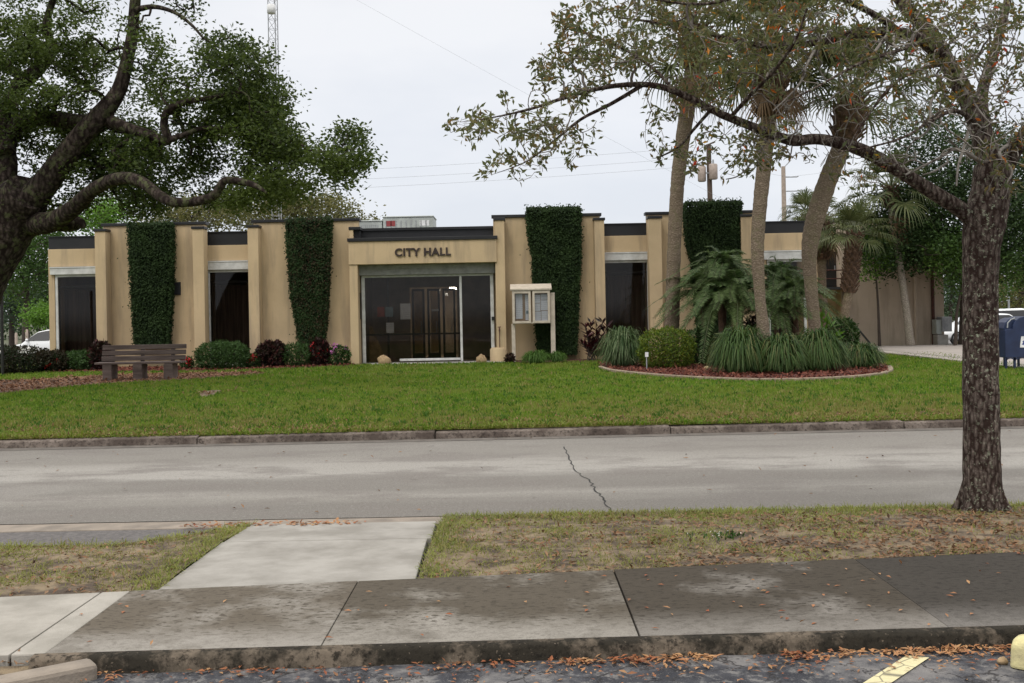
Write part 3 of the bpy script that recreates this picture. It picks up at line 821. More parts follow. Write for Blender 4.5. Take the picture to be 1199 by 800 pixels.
m_ = MB(); m_.box(XA(410,YE)-.02, XA(423, YE), YE+.04, YP-.055, 4.142, 4.23); m_.build('pillar_cap', M['black_metal'], lp, bevel=.006)
m_ = MB(); m_.box(XA(415,YE), XA(421.5, YE), YE+.2, YP-.06, bz1+.102, 4.14); m_.build('side_fascia', M['black_metal'], lp)
m_ = MB(); m_.box(XA(421, YP), XA(580, YP), YP+.10, YP+.3, ZA(282, YP, 500)-.3, ZA(269, YP, 500)); m_.build('fascia', M['black_metal'], hall, bevel=.008)
m_ = MB(); m_.box(XA(421, YP), XA(580, YP), YP+.04, YP+.34, ZA(269, YP, 500), ZA(266, YP, 500)); m_.build('roof_edge', M['black_metal'], hall)
m_ = MB(); m_.box(XA(420, YE), XA(580.3, YE), YE+.36, YP+.1, bz1-.12, bz1-.02); m_.build('canopy_roof', M['galv'], hall)
m_ = MB(); m_.box(XA(419.2, YE), XA(580.3, YE), YE+.36, YP+.1, bz0+.02, bz0+.09); m_.build('canopy_soffit', M['stucco'], hall)
wall_box('header_wall', XA(420, YP), XA(581, YP), YP+.1, YP+.3, bz0+.1, ZA(282, YP, 500)-.302)

# lettering
cu = bpy.data.curves.new('lettering', 'FONT'); cu.body = 'CITY HALL'; cu.size = .36; cu.extrude = .018; cu.offset = .0135; cu.space_character = 1.10; cu.space_word = 1.0
tmp = bpy.data.objects.new('lettering_tmp', cu); COL.objects.link(tmp)
bpy.context.view_layer.update()
me = bpy.data.meshes.new_from_object(tmp.evaluated_get(bpy.context.evaluated_depsgraph_get()))
bpy.data.objects.remove(tmp)
co = np.empty(len(me.vertices)*3); me.vertices.foreach_get('co', co); co = co.reshape(-1, 3)
lo, hi = co.min(0), co.max(0)
A, B = P(462.5, 300.5, YE), P(528, 290, YE)
cz0, cz1 = ZA(300, YE, 495), ZA(290.3, YE, 495)
co2 = np.empty_like(co)
co2[:, 0] = A[0] + (co[:, 0]-lo[0])/(hi[0]-lo[0])*(B[0]-A[0])
co2[:, 2] = cz0 + (co[:, 1]-lo[1])/(hi[1]-lo[1])*(cz1-cz0)
co2[:, 1] = YE - .022 - co[:, 2]
co2 -= origin(bm)
me.vertices.foreach_set('co', co2.ravel()); me.materials.clear(); me.materials.append(M['brown_letter'])
lt = bpy.data.objects.new('lettering', me); COL.objects.link(lt); lt.parent = bm

# glazing
YG = YP - .12
gx0, gx1 = XA(423.5, YG), XA(578, YG)
gzt = ZA(322, YG, 500); gbox = ZA(311.5, YG, 500)
m_ = MB(); m_.box(gx0-.05, gx1+.05, YG-.16, YG+.10, gzt+.01, gbox+.1); m_.box(gx0+.6, gx1-.9, YG-.175, YG-.1, gbox-.08, gbox+.05)
m_.build('shutter_box', M['shutter_grey'], hall, bevel=.01)
fr = MB(); fy0, fy1 = YG-.03, YG+.07
zb = .13
fr.box(gx0, gx1, fy0, fy1, gzt-.055, gzt+.005)
fr.box(gx0, gx0+.10, fy0, fy1, zb, gzt-.056)
fr.box(gx1-.10, gx1, fy0, fy1, zb, gzt-.056)
mx = XA(539.5, YG)
fr.box(mx-.035, mx+.035, fy0-.02, fy1, zb, gzt-.056)
glz = fr.build('entrance_glazing', M['white_metal'], hall, bevel=.006)
m_ = MB(); m_.box(gx0+.102, mx-.037, YG+.01, YG+.022, zb, gzt-.057); m_.build('pane', M['glass'], glz)
m_ = MB(); m_.box(mx+.037, gx1-.102, YG+.01, YG+.022, zb, gzt-.057); m_.build('pane', M['glass'], glz)
m_ = MB(); m_.box(XA(467, YG), mx-.04, YG-.10, YG-.03, zb+.035, zb+.105); m_.build('threshold', M['white_metal'], glz, bevel=.006)
m_ = MB(); m_.box(gx0+.1, mx, YG+.03, YG+.06, .95, 1.0) ; m_.box(XA(452.5,YG), XA(455,YG), YG+.03, YG+.07, zb, gzt-.06); m_.build('inner_frame', M['dark_frame'], glz)
m_ = MB(); m_.box(XA(575.2, YG), XA(578.5, YG), YG-.1, YG-.03, ZA(375, YG, 577), ZA(371, YG, 577)); m_.build('shutter_latch', M['black_metal'], glz)
m_ = MB(); m_.box(XA(420.6, YG), XA(422.2, YG), YG-.14, YG-.02, ZA(374, YG, 421), ZA(343, YG, 421)); m_.build('door_intercom', M['black_metal'], hall)

# vestibule behind the glass: inner doors, notices, lit tube
YV = YG + 2.6
def vx(px, Y): return XA(px, Y)
def vz(py, px, Y): return ZA(py, Y, px)
m_ = MB(); m_.box(vx(425, YV), vx(480, YV), YV, YV+.1, .1, 3.2); m_.box(vx(535, YV), vx(576, YV), YV, YV+.1, .1, 3.2); m_.box(vx(480, YV), vx(535, YV), YV, YV+.1, 2.45, 3.2); m_.build('vestibule_wall', M['interior'], hall)
for pa, pb in ((482, 497), (500, 515), (518, 533)):
    x0, x1 = vx(pa, YV), vx(pb, YV); f_ = MB()
    f_.box(x0, x0+.07, YV-.02, YV+.05, .12, 2.4); f_.box(x1-.07, x1, YV-.02, YV+.05, .12, 2.4); f_.box(x0+.07, x1-.07, YV-.02, YV+.05, 2.33, 2.4); f_.box(x0+.07, x1-.07, YV-.02, YV+.05, .12, .30)
    dd = f_.build('inner_door', M['dark_frame'], hall)
    m_ = MB(); m_.box(x0+.07, x1-.07, YV+.01, YV+.02, .3, 2.33); m_.build('pane', M['clear_glass'], dd)
    m_ = MB(); m_.tube([(x1-.12, YV-.06, .95), (x1-.12, YV-.06, 1.35)], .015, 6); m_.build('handle', M['galv'], dd)
m_ = MB(); m_.box(vx(505, YG+1.2), vx(513, YG+1.2), YG+1.2, YG+1.22, vz(364.5, 509, YG+1.2), vz(362, 509, YG+1.2)); m_.build('door_closer', M['sign_white'], hall)
m_ = MB(); m_.box(vx(527, YV+1), vx(533, YV+1), YV+.7, YV+1.9, vz(340, 530, YV+1)+.05, vz(338.5, 530, YV+1)+.05); m_.build('ceiling_tube', M['lit'], hall)
m_ = MB(); m_.box(vx(521, YV+1), vx(524, YV+1), YV+1, YV+1.03, vz(346.5, 522, YV+1), vz(343, 522, YV+1)); m_.build('exit_plate', M['paper'], hall)
def notice(name, pa, pb, ya, yb, mat):
    m_ = MB(); m_.box(XA(pa, YG, ya), XA(pb, YG, ya), YG+.027, YG+.033, ZA(yb, YG, (pa+pb)/2), ZA(ya, YG, (pa+pb)/2))
    return m_.build(name, M[mat], glz)
notice('poster', 441.5, 450, 359.5, 371, 'orange')
notice('poster', 451, 460, 359.5, 371, 'bluegrey')
notice('notice', 468.5, 480.5, 355.5, 374, 'print')
notice('notice', 452, 461, 378, 390, 'print')
m_ = MB()
for pa, pb in ((484, 496), (503, 513)): m_.box(vx(pa, YV+.5), vx(pb, YV+.5), YV+.8, YV+.83, .3, 2.35)
m_.build('lit_lobby_fill', M['stucco'], hall)  # tan panels added behind the doors to make the lobby read as lit
# ramp-like tan reflection, put in as a leaning tan sheet behind the glass
m_ = MB(); yb_ = YG+.5; m_.add([(XA(431,yb_),yb_,.14),(XA(451,yb_),yb_,.14),(XA(434,yb_),yb_+.1,1.25),(XA(431,yb_),yb_+.1,1.25)], [(0,1,2,3)]); m_.build('reflection_sheet', M['stone_tan'], hall)
# interior shell
wall_box('floor_slab', XA(60, YP), XA(940, YP), YP+.36, YP+9, -.1, .12, 'interior', 0)
wall_box('entrance_floor', XA(422, YG), XA(579, YG), YG-.02, YP+.358, -.1, .122, 'concrete', 0)
wall_box('inner_wall', XA(60, YP), XA(940, YP), YP+5.6, YP+5.7, .12, 3.3, 'interior', 0)
wall_box('ceiling', XA(59, YP), XA(944, YP), YP+.36, YP+9, 3.35, 3.45, 'interior', 0)
wall_box('roof', XA(58, YP), XA(945, YP), YP+.5, YP+9, 3.5, 3.75, 'roofing', 0)
for px in (300, 421, 580, 760): wall_box('partition', XA(px, YP)-.06, XA(px, YP)+.06, YP+.36, YP+5.55, .12, 3.3, 'interior', 0)
xl, xr = XA(57.5, YB), XA(946, YB)
wall_box('side_wall', xl, xl+.25, YB+.302, YP+9.2, GZ, 3.85)
wall_box('side_wall', xr-.25, xr, YB+.302, YP+9.2, GZ, 3.85)
wall_box('rear_wall', xl+.252, xr-.252, YP+9, YP+9.2, GZ, 3.85)
# furniture glimpsed through the second bay
m_ = MB(); dx0, dx1 = XA(277, YP+1.3), XA(292, YP+1.3); m_.box(dx0, dx1+.4, YP+1.0, YP+1.6, .92, .97); m_.box(dx0+.05, dx0+.1, YP+1.05, YP+1.55, .12, .92); m_.build('desk', M['wood'], hall)
# vent grille, door bell and hose tap
wall_box('wall_vent', XA(197, YP), XA(212, YP), YP-.04, YP-.002, ZA(345.5, YP, 205), ZA(330.5, YP, 205), 'black_metal', .006)
tp = MB(); tx, tz = XA(584, YE), ZA(385, YE, 584)
tp.tube([(tx, YE+.06, tz), (tx, YE-.04, tz), (tx+.0, YE-.07, tz-.06)], .02, 8); tp.tube([(tx-.05, YE-.03, tz+.05), (tx+.05, YE-.03, tz+.05)], .014, 8); tp.tube([(tx, YE-.03, tz), (tx, YE-.03, tz+.05)], .01, 6); tp.tube([(tx, YE+.055, 0.5), (tx, YE+.055, tz)], .012, 6)
tp.build('hose_tap', M['rust'], hall)
# little white sign fixed on the left end wall
m_ = MB(); sx0 = xl - .36; m_.box(sx0, xl-.01, YB+1.0, YB+1.03, ZA(358, YB, 54), ZA(352.5, YB, 54)); m_.build('hanging_sign', M['sign_white'], hall)

# paving strip and doorstop stones in front of the entrance
mb = MB(); mb.slab([(XA(440, 32.6), 32.55), (XA(590, 32.6), 32.7), (XA(592, 32.6), YG-.04), (XA(421, 32.6), YG-.04)], -.05, .118); mb.build('entrance_paving', M['concrete'], kind='structure')
def rock(px, py, w, h, label):
    p = G(px, py, .11); p[1] = 32.75; p[0] = XA(px, 32.75)
    m_ = MB(); m_.sphere((p[0], p[1], .115+h*.30), 1, 9, 6, (w/2, w*.4, h*.75), .42)
    return tag(m_.build('doorstop_stone', M['stone_tan']), label, 'stone')
rock(448, 425, .40, .24, 'larger rounded tan stone near the left end of the glass entrance')
rock(562.5, 420, .34, .22, 'smaller rounded tan stone near the right end of the glass entrance')

# rooftop air conditioners
def hvac(pxl, pxr, pyt, name_label, Y=40.5, dep=1.6, red=False):
    x0, x1 = XA(pxl, Y), XA(pxr, Y); zt = ZA(pyt, Y, (pxl+pxr)/2)
    t = thing('air_conditioner', name_label, 'air conditioner', ((x0+x1)/2, Y, 3.75), 'rooftop air conditioners')
    m_ = MB(); m_.box(x0, x1, Y, Y+dep, 3.85, zt); m_.build('cabinet', M['hvac'], t, bevel=.03)
    m_ = MB(); m_.box(x0-.02, x1+.02, Y-.03, Y+dep+.03, zt, zt+.05); m_.build('lid', M['hvac'], t, bevel=.02)
    m_ = MB(); m_.box(x0+.1, x1-.1, Y+.1, Y+dep-.1, 3.751, 3.85); m_.build('base', M['galv'], t)
    m_ = MB()
    for k in range(9): m_.box(x0+.1+k*(x1-x0-.2)/9, x0+.13+k*(x1-x0-.2)/9, Y-.012, Y-.001, 3.95, zt-.12)
    m_.build('grille', M['galv'], t)
    if red:
        m_ = MB(); m_.box(x0+.12, x0+.45, Y-.012, Y-.003, zt-.32, zt-.12); m_.build('sticker', simple('sticker_red', (.3, .05, .05)), t)
        m_ = MB(); m_.box(x1-.5, x1-.15, Y-.012, Y-.003, zt-.32, zt-.12); m_.build('sticker', M['sign_white'], t)
    return t
hvac(421, 449, 259.5, 'smaller plain grey rooftop unit, its left side hidden by the parapet')
hvac(450, 509, 254.5, 'larger grey rooftop unit with a red sticker on its front', red=True)

# ------------------------------------------------------------------ annex behind on the right
YA = 41.2
ax0, ax1 = XA(985, YA), XA(1105, YA); azt = ZA(257, YA, 1040)
ann = thing('annex', 'grey beige stucco wing with dark roof edge behind the palms', 'building', ((ax0+ax1)/2, YA, 0))
def awall(name, x0, x1, y0, y1, z0, z1, mat='stucco_grey', bev=.012):
    m_ = MB(); m_.box(x0, x1, y0, y1, z0, z1); return m_.build(name, M[mat], ann, bevel=bev)
awall('wall', ax0, ax1, YA, YA+10, -.2, azt)
rf = awall('roof_edge', ax0-.1, ax1+.1, YA-.08, YA+10.1, azt, azt+.12, 'black_metal')
YD = YA + .6
dx0 = XA(940, YD); dxr = ax0 - .002
awall('stair_wall', dx0, dxr, YD, YD+6, -.2, azt-.35, 'stucco')
awall('roof_edge', dx0, dxr, YD-.06, YD+6, azt-.35, azt-.2, 'black_metal')
d0x, d1x = XA(964.5, YD), XA(981, YD); dzb, dzt = ZA(336, YD, 972), ZA(295, YD, 972)
dd = awall('door', d0x, d1x, YD-.05, YD-.002, dzb, dzt, 'dark_frame')
m_ = MB(); m_.tube([(d1x-.12, YD-.09, dzb+.6), (d1x-.12, YD-.09, dzb+.8)], .02, 6); m_.build('handle', M['galv'], dd)
lnd = awall('landing', XA(955, YA), XA(992, YA), YA-.7, YD-.052, ZA(339.5, YA, 972), ZA(336.5, YA, 972), 'dark_frame')
rl = MB()
zl, zr_ = ZA(336.5, YA, 985), ZA(317, YA, 985)
for px in (982, 987, 991.5):
    rl.tube([(XA(px, YA), YA-.66, zl), (XA(px, YA), YA-.66, zr_)], .022, 6)
for zz in (zr_, (zl+zr_)/2): rl.tube([(XA(956, YA), YA-.66, zz), (XA(991.5, YA), YA-.66, zz), (XA(991.5, YA), YA-.06, zz)], .022, 6)
rl.build('railing', M['rust'], ann)
rl = MB(); rl.bar((XA(988, YA), YA-.6, ZA(339, YA, 988)), (XA(985, YA), YA-.03, ZA(363, YA, 985)), .06, .06); rl.bar((XA(988, YA), YA-.03, ZA(339, YA, 988)), (XA(988, YA), YA-.03, ZA(364, YA, 988)), .06, .06); rl.build('bracket', M['dark_frame'], ann)
for px, mat_ in ((1071, 'stucco_grey'), (1091.5, 'rust'), (990.5, 'rust')):
    m_ = MB(); x_ = XA(px, YA); m_.tube([(x_, YA-.06, 0.0), (x_, YA-.06, azt-.02 if px > 1000 else ZA(340, YA, 990))], .06, 10); m_.build('downpipe', M[mat_], ann)
m_ = MB(); m_.bar((XA(1002, YA-1.5), YA-1.5, ZA(382, YA, 1002)), (XA(1018, YA-1.5), YA-1.5, ZA(401, YA, 1018)), .06, .06); m_.build('stair_rail', M['dark_frame'], ann)
# electrical box at the end of the annex
eb = thing('electrical_box', 'grey metal utility cabinet on a pale base at the annex corner', 'utility box', (XA(1104, YA-.5), YA-.5, 0))
m_ = MB(); m_.box(XA(1101, YA-.5), XA(1113, YA-.5), YA-.6, YA-.1, ZA(388, YA, 1105), ZA(371, YA, 1105)); m_.build('cabinet', M['galv'], eb, bevel=.02)
m_ = MB(); m_.box(XA(1095, YA-.5), XA(1101.5, YA-.5), YA-.55, YA-.12, ZA(391, YA, 1105), ZA(374, YA, 1105)); m_.build('meter_case', M['hvac'], eb, bevel=.02)
m_ = MB(); m_.box(XA(1096, YA-.5), XA(1109, YA-.5), YA-.55, YA-.12, -.1, ZA(391.5, YA, 1105)); m_.build('base', M['concrete'], eb, bevel=.02)

# ------------------------------------------------------------------ bench
b0 = G(165, 446, .1); bY = b0[1]
bx_l, bx_r = XA(113.5, bY, 430), XA(213, bY, 430)
bench = thing('park_bench', 'weathered brown slatted bench on three thick pedestals by the lawn mulch', 'bench', (b0[0], bY, .1))
zt = ZA(408, bY, 165)
for px in (125.5, 161, 197):
    xx = XA(px, bY, 440); m_ = MB(); m_.box(xx-.11, xx+.11, bY-.02, bY+.42, .06, .50); m_.build('pedestal', M['wood'], bench, bevel=.012)
for k in range(3):
    m_ = MB(); y = bY-.02 + k*.165; m_.box(bx_l-.06, bx_r-.02, y, y+.145, .505, .555); m_.build('seat_slat', M['wood'], bench, bevel=.008)
zs = [.60, .735, .87]
for k, z in enumerate(zs):
    m_ = MB(); y = bY+.30+k*.04; m_.box(bx_l, bx_r, y, y+.045, z-.02, z+.092); m_.build('back_slat', M['wood'], bench, bevel=.008)
for px in (125.5, 161, 197):
    xx = XA(px, bY, 440); m_ = MB(); m_.bar((xx, bY+.37, .45), (xx, bY+.455, .955), .09, .05); m_.build('back_post', M['wood'], bench, bevel=.006)

# ------------------------------------------------------------------ notice board
nY = 32.55
nb = thing('notice_board', 'tan double-door notice case with papers on two posts before the ivy', 'notice board', (XA(624, nY), nY, .1))
nx0, nx1 = XA(599.5, nY), XA(644, nY); nz0, nz1 = ZA(379, nY, 622), ZA(340, nY, 622)
D = .34
m_ = MB(); m_.box(nx0, nx1, nY+D-.04, nY+D, nz0, nz1); m_.box(nx0, nx0+.05, nY, nY+D-.04, nz0, nz1); m_.box(nx1-.05, nx1, nY, nY+D-.04, nz0, nz1); m_.box(nx0+.05, nx1-.05, nY, nY+D-.04, nz0, nz0+.05)
m_.build('case', M['notice_tan'], nb, bevel=.006)
m_ = MB(); m_.add([(nx0-.05, nY-.06, nz1), (nx1+.05, nY-.06, nz1), (nx1+.05, nY+D+.05, nz1), (nx0-.05, nY+D+.05, nz1), (nx0-.05, nY-.06, nz1+.05), (nx1+.05, nY-.06, nz1+.05), (nx1+.05, nY+D+.05, nz1+.20), (nx0-.05, nY+D+.05, nz1+.20)],
    [(0,3,2,1),(4,5,6,7),(0,1,5,4),(1,2,6,5),(2,3,7,6),(3,0,4,7)]); m_.build('roof', M['notice_tan'], nb, bevel=.006)
for pa, pb in ((599.5, 621.5), (623, 644)):
    x0, x1 = XA(pa, nY)+.005, XA(pb, nY)-.005; f_ = .07
    m_ = MB(); m_.box(x0, x0+f_, nY-.035, nY-.002, nz0+.01, nz1-.01); m_.box(x1-f_, x1, nY-.035, nY-.002, nz0+.01, nz1-.01); m_.box(x0+f_, x1-f_, nY-.035, nY-.002, nz1-.09, nz1-.01); m_.box(x0+f_, x1-f_, nY-.035, nY-.002, nz0+.01, nz0+.08)
    dd = m_.build('door', M['notice_tan'], nb, bevel=.005)
    m_ = MB(); m_.box(x0+f_, x1-f_, nY-.02, nY-.014, nz0+.08, nz1-.09); m_.build('pane', M['clear_glass'], dd)
def sheet(pa, pb, ya, yb, mat, name='notice'):
    m_ = MB(); yy = nY+.10; pm = (pa+pb)/2
    m_.box(XA(pa, yy), XA(pb, yy), yy, yy+.006, ZA(yb, yy, pm), ZA(ya, yy, pm)); return m_.build(name, M[mat], nb)
m_ = MB(); m_.box(nx0+.05, nx1-.05, nY+.115, nY+.13, nz0+.05, nz1-.01); m_.build('backing', simple('cork', (.42, .30, .2), .9), nb)
sheet(603.5, 611.5, 344.5, 373.5, 'print'); sheet(614.8, 620.5, 345, 375, 'print')
sheet(624.6, 632.5, 345.5, 355, 'print'); sheet(633, 641.5, 344.5, 351, 'print'); sheet(633, 641.5, 351.5, 363.5, 'print')
sheet(624.6, 632.5, 355.5, 364.5, 'print'); sheet(624.6, 633, 365, 376, 'print'); sheet(633.5, 641.5, 364.2, 375.5, 'print')
m_ = MB(); yy = nY+.095; m_.box(XA(615.5, yy), XA(620, yy), yy-.004, yy, ZA(367.5, yy, 617), ZA(364, yy, 617)); m_.build('photo_print', M['bluegrey'], nb)
for pa, pb in ((598.2, 602.5), (644.2, 649.5)):
    m_ = MB(); zt_ = nz1-.08; m_.box(XA(pa, nY), XA(pb, nY), nY+.08, nY+.24, .02, zt_) if pa > 620 else m_.box(XA(pa, nY), XA(pb, nY), nY+.08, nY+.24, .02, nz0-.002)
    m_.build('post', M['notice_tan'], nb, bevel=.008)

# ------------------------------------------------------------------ mailbox
mp = G(1193, 433.5, .1); mY = mp[1]
mx0, mx1 = XA(1177, mY, 400), XA(1216, mY, 400)
mbx = thing('collection_box', 'dark blue mail collection box on four short legs at the drive edge', 'mailbox', ((mx0+mx1)/2, mY, .1))
w = mx1-mx0; dep = .55
zb_, zsh, ztop = ZA(419, mY, 1188), ZA(385, mY, 1188), ZA(370.5, mY, 1199)
out = [(mx0, zb_), (mx1, zb_), (mx1, zsh)]
for k in range(13):
    a_ = math.pi*k/12; out.append(((mx0+.17+mx1)/2 + (w-.17)/2*math.cos(a_), zsh + (ztop-zsh)*math.sin(a_)))
out.append((mx0+.17, zsh)); out.append((mx0, zsh-.02))
m_ = MB(); m_.prism(out[::-1], mY, mY+dep); m_.build('body', M['blue'], mbx, bevel=.012)
# chute hood at the left end
hd = [(mx0-.005, zsh-.02), (mx0-.005, zsh+.02), (mx0+.04, zsh+.14), (mx0+.12, zsh+.21), (mx0+.22, zsh+.245), (mx0+.25, zsh+.22), (mx0+.19, zsh+.02), (mx0+.165, zsh-.02)]
m_ = MB(); m_.prism(hd[::-1], mY+.06, mY+dep-.06); hdo = m_.build('chute_hood', M['blue'], mbx, bevel=.01)
m_ = MB(); pts_h = [(mx0+.05, mY-.008, zsh+.02), (mx0+.06, mY-.008, zsh+.13), (mx0+.13, mY-.008, zsh+.20), (mx0+.22, mY-.008, zsh+.235)]
m_.tube(pts_h, .014, 6); m_.build('hood_rim', M['galv'], hdo)
for xx in (mx0+.02, mx0+.21, mx1-.21, mx1-.02):
    for yy in (mY+.03, mY+dep-.03):
        m_ = MB(); m_.bar((xx, yy, .03), (xx, yy, zb_+.001), .045, .04); m_.build('leg', M['blue'], mbx)
arch = MB()
for xa, xb in ((mx0+.02, mx0+.21), (mx0+.21, mx1-.21), (mx1-.21, mx1-.02)):
    o_ = [(xa, zb_-.002), (xb, zb_-.002), (xb, zb_-.09)]
    for k in range(1, 8):
        a_ = math.pi*k/8; o_.append(((xa+xb)/2 + (xb-xa)/2*math.cos(a_), zb_-.09+.07*math.sin(a_)))
    o_.append((xa, zb_-.09)); arch.prism(o_[::-1], mY+.01, mY+.03)
arch.build('skirt', M['blue'], mbx)
lx0, lx1 = XA(1193, mY), mx1-.08; lz0, lz1 = ZA(407, mY, 1195), ZA(394, mY, 1195)
m_ = MB(); m_.prism([(lx0, lz0), (lx1, lz0), (lx1+.03, lz1), (lx0+.03, lz1)][::-1], mY-.008, mY-.002); lb = m_.build('label_plate', M['sign_white'], mbx)
lw, lh = lx1-lx0, lz1-lz0
m_ = MB(); m_.prism([(lx0+lw*a_, lz0+lh*b_) for a_, b_ in ((.10,.28),(.22,.42),(.16,.52),(.30,.70),(.75,.78),(.98,.66),(.60,.60),(.95,.52),(.55,.46),(.88,.36),(.40,.34),(.30,.22))][::-1], mY-.013, mY-.009); m_.build('eagle_mark', simple('mark_blue', (.03, .05, .22)), lb)

# ------------------------------------------------------------------ wheel stop
wa = G(1181, 783, LZ); 
ws = MB()
prof = [(-.09, 0), (.09, 0), (.07, .10), (.035, .125), (-.035, .125), (-.07, .10)]
nw = -d0*np.array((1, 1, 0)); nw /= np.linalg.norm(nw); dirw = np.array((nw[1], -nw[0], 0))
V = []; n = len(prof); secs = [(0, .9), (.02, 1.0), (.6, 1), (1.2, 1), (1.78, 1), (1.8, .9)]
base = np.array((wa[0], wa[1], LZ)) + nw*.09
for s_, q_ in secs:
    for a_, h_ in prof: V.append(base + dirw*s_ + nw*a_*q_ + np.array((0, 0, h_*(q_ if h_ > .05 else 1) + (.002 if h_ == 0 else 0))))
Fw = [(i*n+k, i*n+(k+1) % n, (i+1)*n+(k+1) % n, (i+1)*n+k) for i in range(len(secs)-1) for k in range(n)]
ws.add(V, Fw + [tuple(range(n))[::-1], tuple(range((len(secs)-1)*n, len(secs)*n))])
tag(ws.build('wheel_stop', M['yellow_conc'], bevel=.012), 'faded yellow concrete wheel stop at the foreground lot kerb', 'wheel stop')
pb = G(1174, 778, LZ); m_ = MB(); m_.sphere((pb[0], pb[1], LZ+.015), .022, 8, 6, (1.1, .9, .8), .3)
tag(m_.build('pebble', M['stone_tan']), 'small reddish tan pebble beside the yellow wheel stop', 'stone')
# yellow stops at the far side of the drive
for (pa, pb_, lab) in ((1122, 1137, 'far yellow kerb stop just left of the big foreground trunk'), (1171, 1184, 'far yellow kerb stop just right of the big foreground trunk, by the mailbox')):
    Yk = 40.55; m_ = MB(); m_.box(XA(pa, Yk), XA(pb_, Yk), Yk, Yk+.18, .04, .20)
    tag(m_.build('wheel_stop', M['yellow_conc'], bevel=.03), lab, 'wheel stop')
grid_sheet('drive_verge', 17, 45, 40.75, 43.9, 20, 4, lambda X, Y: gz(X, Y)+.075, M['ground'])

# ------------------------------------------------------------------ poles, mast, wires
def utility_pole():
    Y = 62.0; x = XA(833, Y); zt = ZA(169, Y, 833)
    t = thing('utility_pole', 'dark wooden utility pole carrying two tan transformers', 'utility pole', (x, Y, -.5))
    m_ = MB(); m_.tube([(x+.1, Y, -.6), (x, Y, zt)], [.19, .13], 10); m_.build('pole', M['pole_wood'], t)
    for px, py0, py1, r, lab in ((821.5, 195, 213, .23, 1), (834, 193, 211, .24, 2)):
        z0, z1 = ZA(py1, Y, px), ZA(py0, Y, px); xx = XA(px, Y, 200)
        m_ = MB(); yy = Y - (.30 if lab == 2 else .05); m_.tube([(xx, yy, z0), (xx, yy, z0+.05), (xx, yy, z1-.05), (xx, yy, z1)], [r*.8, r, r, r*.85], 14); tr = m_.build('transformer', M['transformer'], t)
        m_ = MB(); m_.tube([(xx, yy, z1), (xx, yy, z1+.25)], [.06, .04], 8); m_.build('bushing', M['galv'], tr)
    m_ = MB(); m_.bar((x-.55, Y-.1, ZA(203, Y, 830)), (x+.1, Y-.1, ZA(203, Y, 830)), .06, .08); m_.build('bracket', M['galv'], t)
    m_ = MB(); m_.bar((x-.2, Y-.1, zt-.1), (x+.35, Y-.1, zt+.12), .1, .08); m_.build('crossarm', M['pole_wood'], t)
    return t
utility_pole()
Y = 70.0; x = XA(920, Y); zt = ZA(195, Y, 920)
t = thing('utility_pole', 'pale slim utility pole with three thin side arms above the roof', 'utility pole', (x, Y, -.5))
m_ = MB(); m_.tube([(x, Y, -.6), (x, Y, zt)], [.2, .13], 10); m_.build('pole', M['pole_pale'], t)
for py, dx, dz in ((207.5, 1.0, 0), (224, 1.0, 0), (241, 1.0, 0)):
    z_ = ZA(py, Y, 920); m_ = MB(); m_.tube([(x, Y, z_), (x+.85, Y, z_), (x+.95, Y, z_+.05)], .035, 6); m_.build('arm', M['galv'], t)
m_ = MB(); m_.tube([(x, Y, zt-.1), (x+.5, Y, zt+.4)], .03, 6); m_.build('arm', M['galv'], t)
m_ = MB()
def wire(px0, py0, Y0, px1, py1, Y1, sag=.4, r=.009, n=14):
    a, b = P(px0, py0, Y0), P(px1, py1, Y1); pts = []
    for t_ in np.linspace(0, 1, n):
        p = a*(1-t_)+b*t_; p[2] -= sag*4*t_*(1-t_); pts.append(p)
    m_ = MB(); m_.tube(pts, r, 4); return m_
wl_ = [((-200, 232, 66), (833, 193, 62), 'lowest utility wire running left from the transformers', .6, .006),
       ((-200, 222, 66), (833, 183, 62), 'middle utility wire running left from the transformers', .6, .006),
       ((-200, 212, 66), (833, 171, 62), 'topmost utility wire running left from the wooden pole top', .6, .006),
       ((833, 176, 62), (926, 207, 70), 'short utility wire sagging between the wooden and the pale pole', .3, .006),
       ((926, 207, 70), (1400, 120, 66), 'upper wire running right from the pale pole', .4, .006),
       ((926, 224, 70), (1400, 150, 66), 'lower wire running right from the pale pole', .4, .006),
       ((400, -10, 58), (900, 262, 60), 'thin guy wire slanting down across the open sky', .1, .004)]
for (a_, b_, lab, sg, rr_) in wl_:
    o_ = wire(*a_, *b_, sag=sg, r=rr_).build('overhead_wire', M['galv']); tag(o_, lab, 'wire')

# lattice mast
Y = 47.0
t = thing('radio_mast', 'tall thin lattice radio mast with a pale drum antenna behind the oak', 'mast', (XA(321, Y, 260), Y, 0))
xa, xb = XA(315.5, Y, 100), XA(326.5, Y, 100); yb = Y+.4
leg = [(xa, Y), (xb, Y), ((xa+xb)/2, yb+.05)]
zt = ZA(-60, Y, 320)
for (lx, ly) in leg:
    m_ = MB(); m_.tube([(lx, ly, -.2), (lx, ly, zt)], .022, 6); m_.build('leg', M['galv'], t)
m_ = MB(); z = 0; k = 0
while z < zt-.5:
    for i in range(3):
        a_, b_ = leg[i], leg[(i+1) % 3]
        m_.tube([(a_[0], a_[1], z), (b_[0], b_[1], z+.42)], .009, 4, False); m_.tube([(a_[0], a_[1], z), (b_[0], b_[1], z)], .008, 4, False)
    z += .42
m_.build('lattice', M['galv'], t)
m_ = MB(); zc = ZA(12.5, Y, 319); xc = XA(319, Y, 12); m_.tube([(xc, Y-.22, zc-.19), (xc, Y-.22, zc-.17), (xc, Y-.22, zc+.17), (xc, Y-.22, zc+.19)], [.15, .18, .18, .15], 16); m_.build('drum_antenna', M['sign_white'], t)

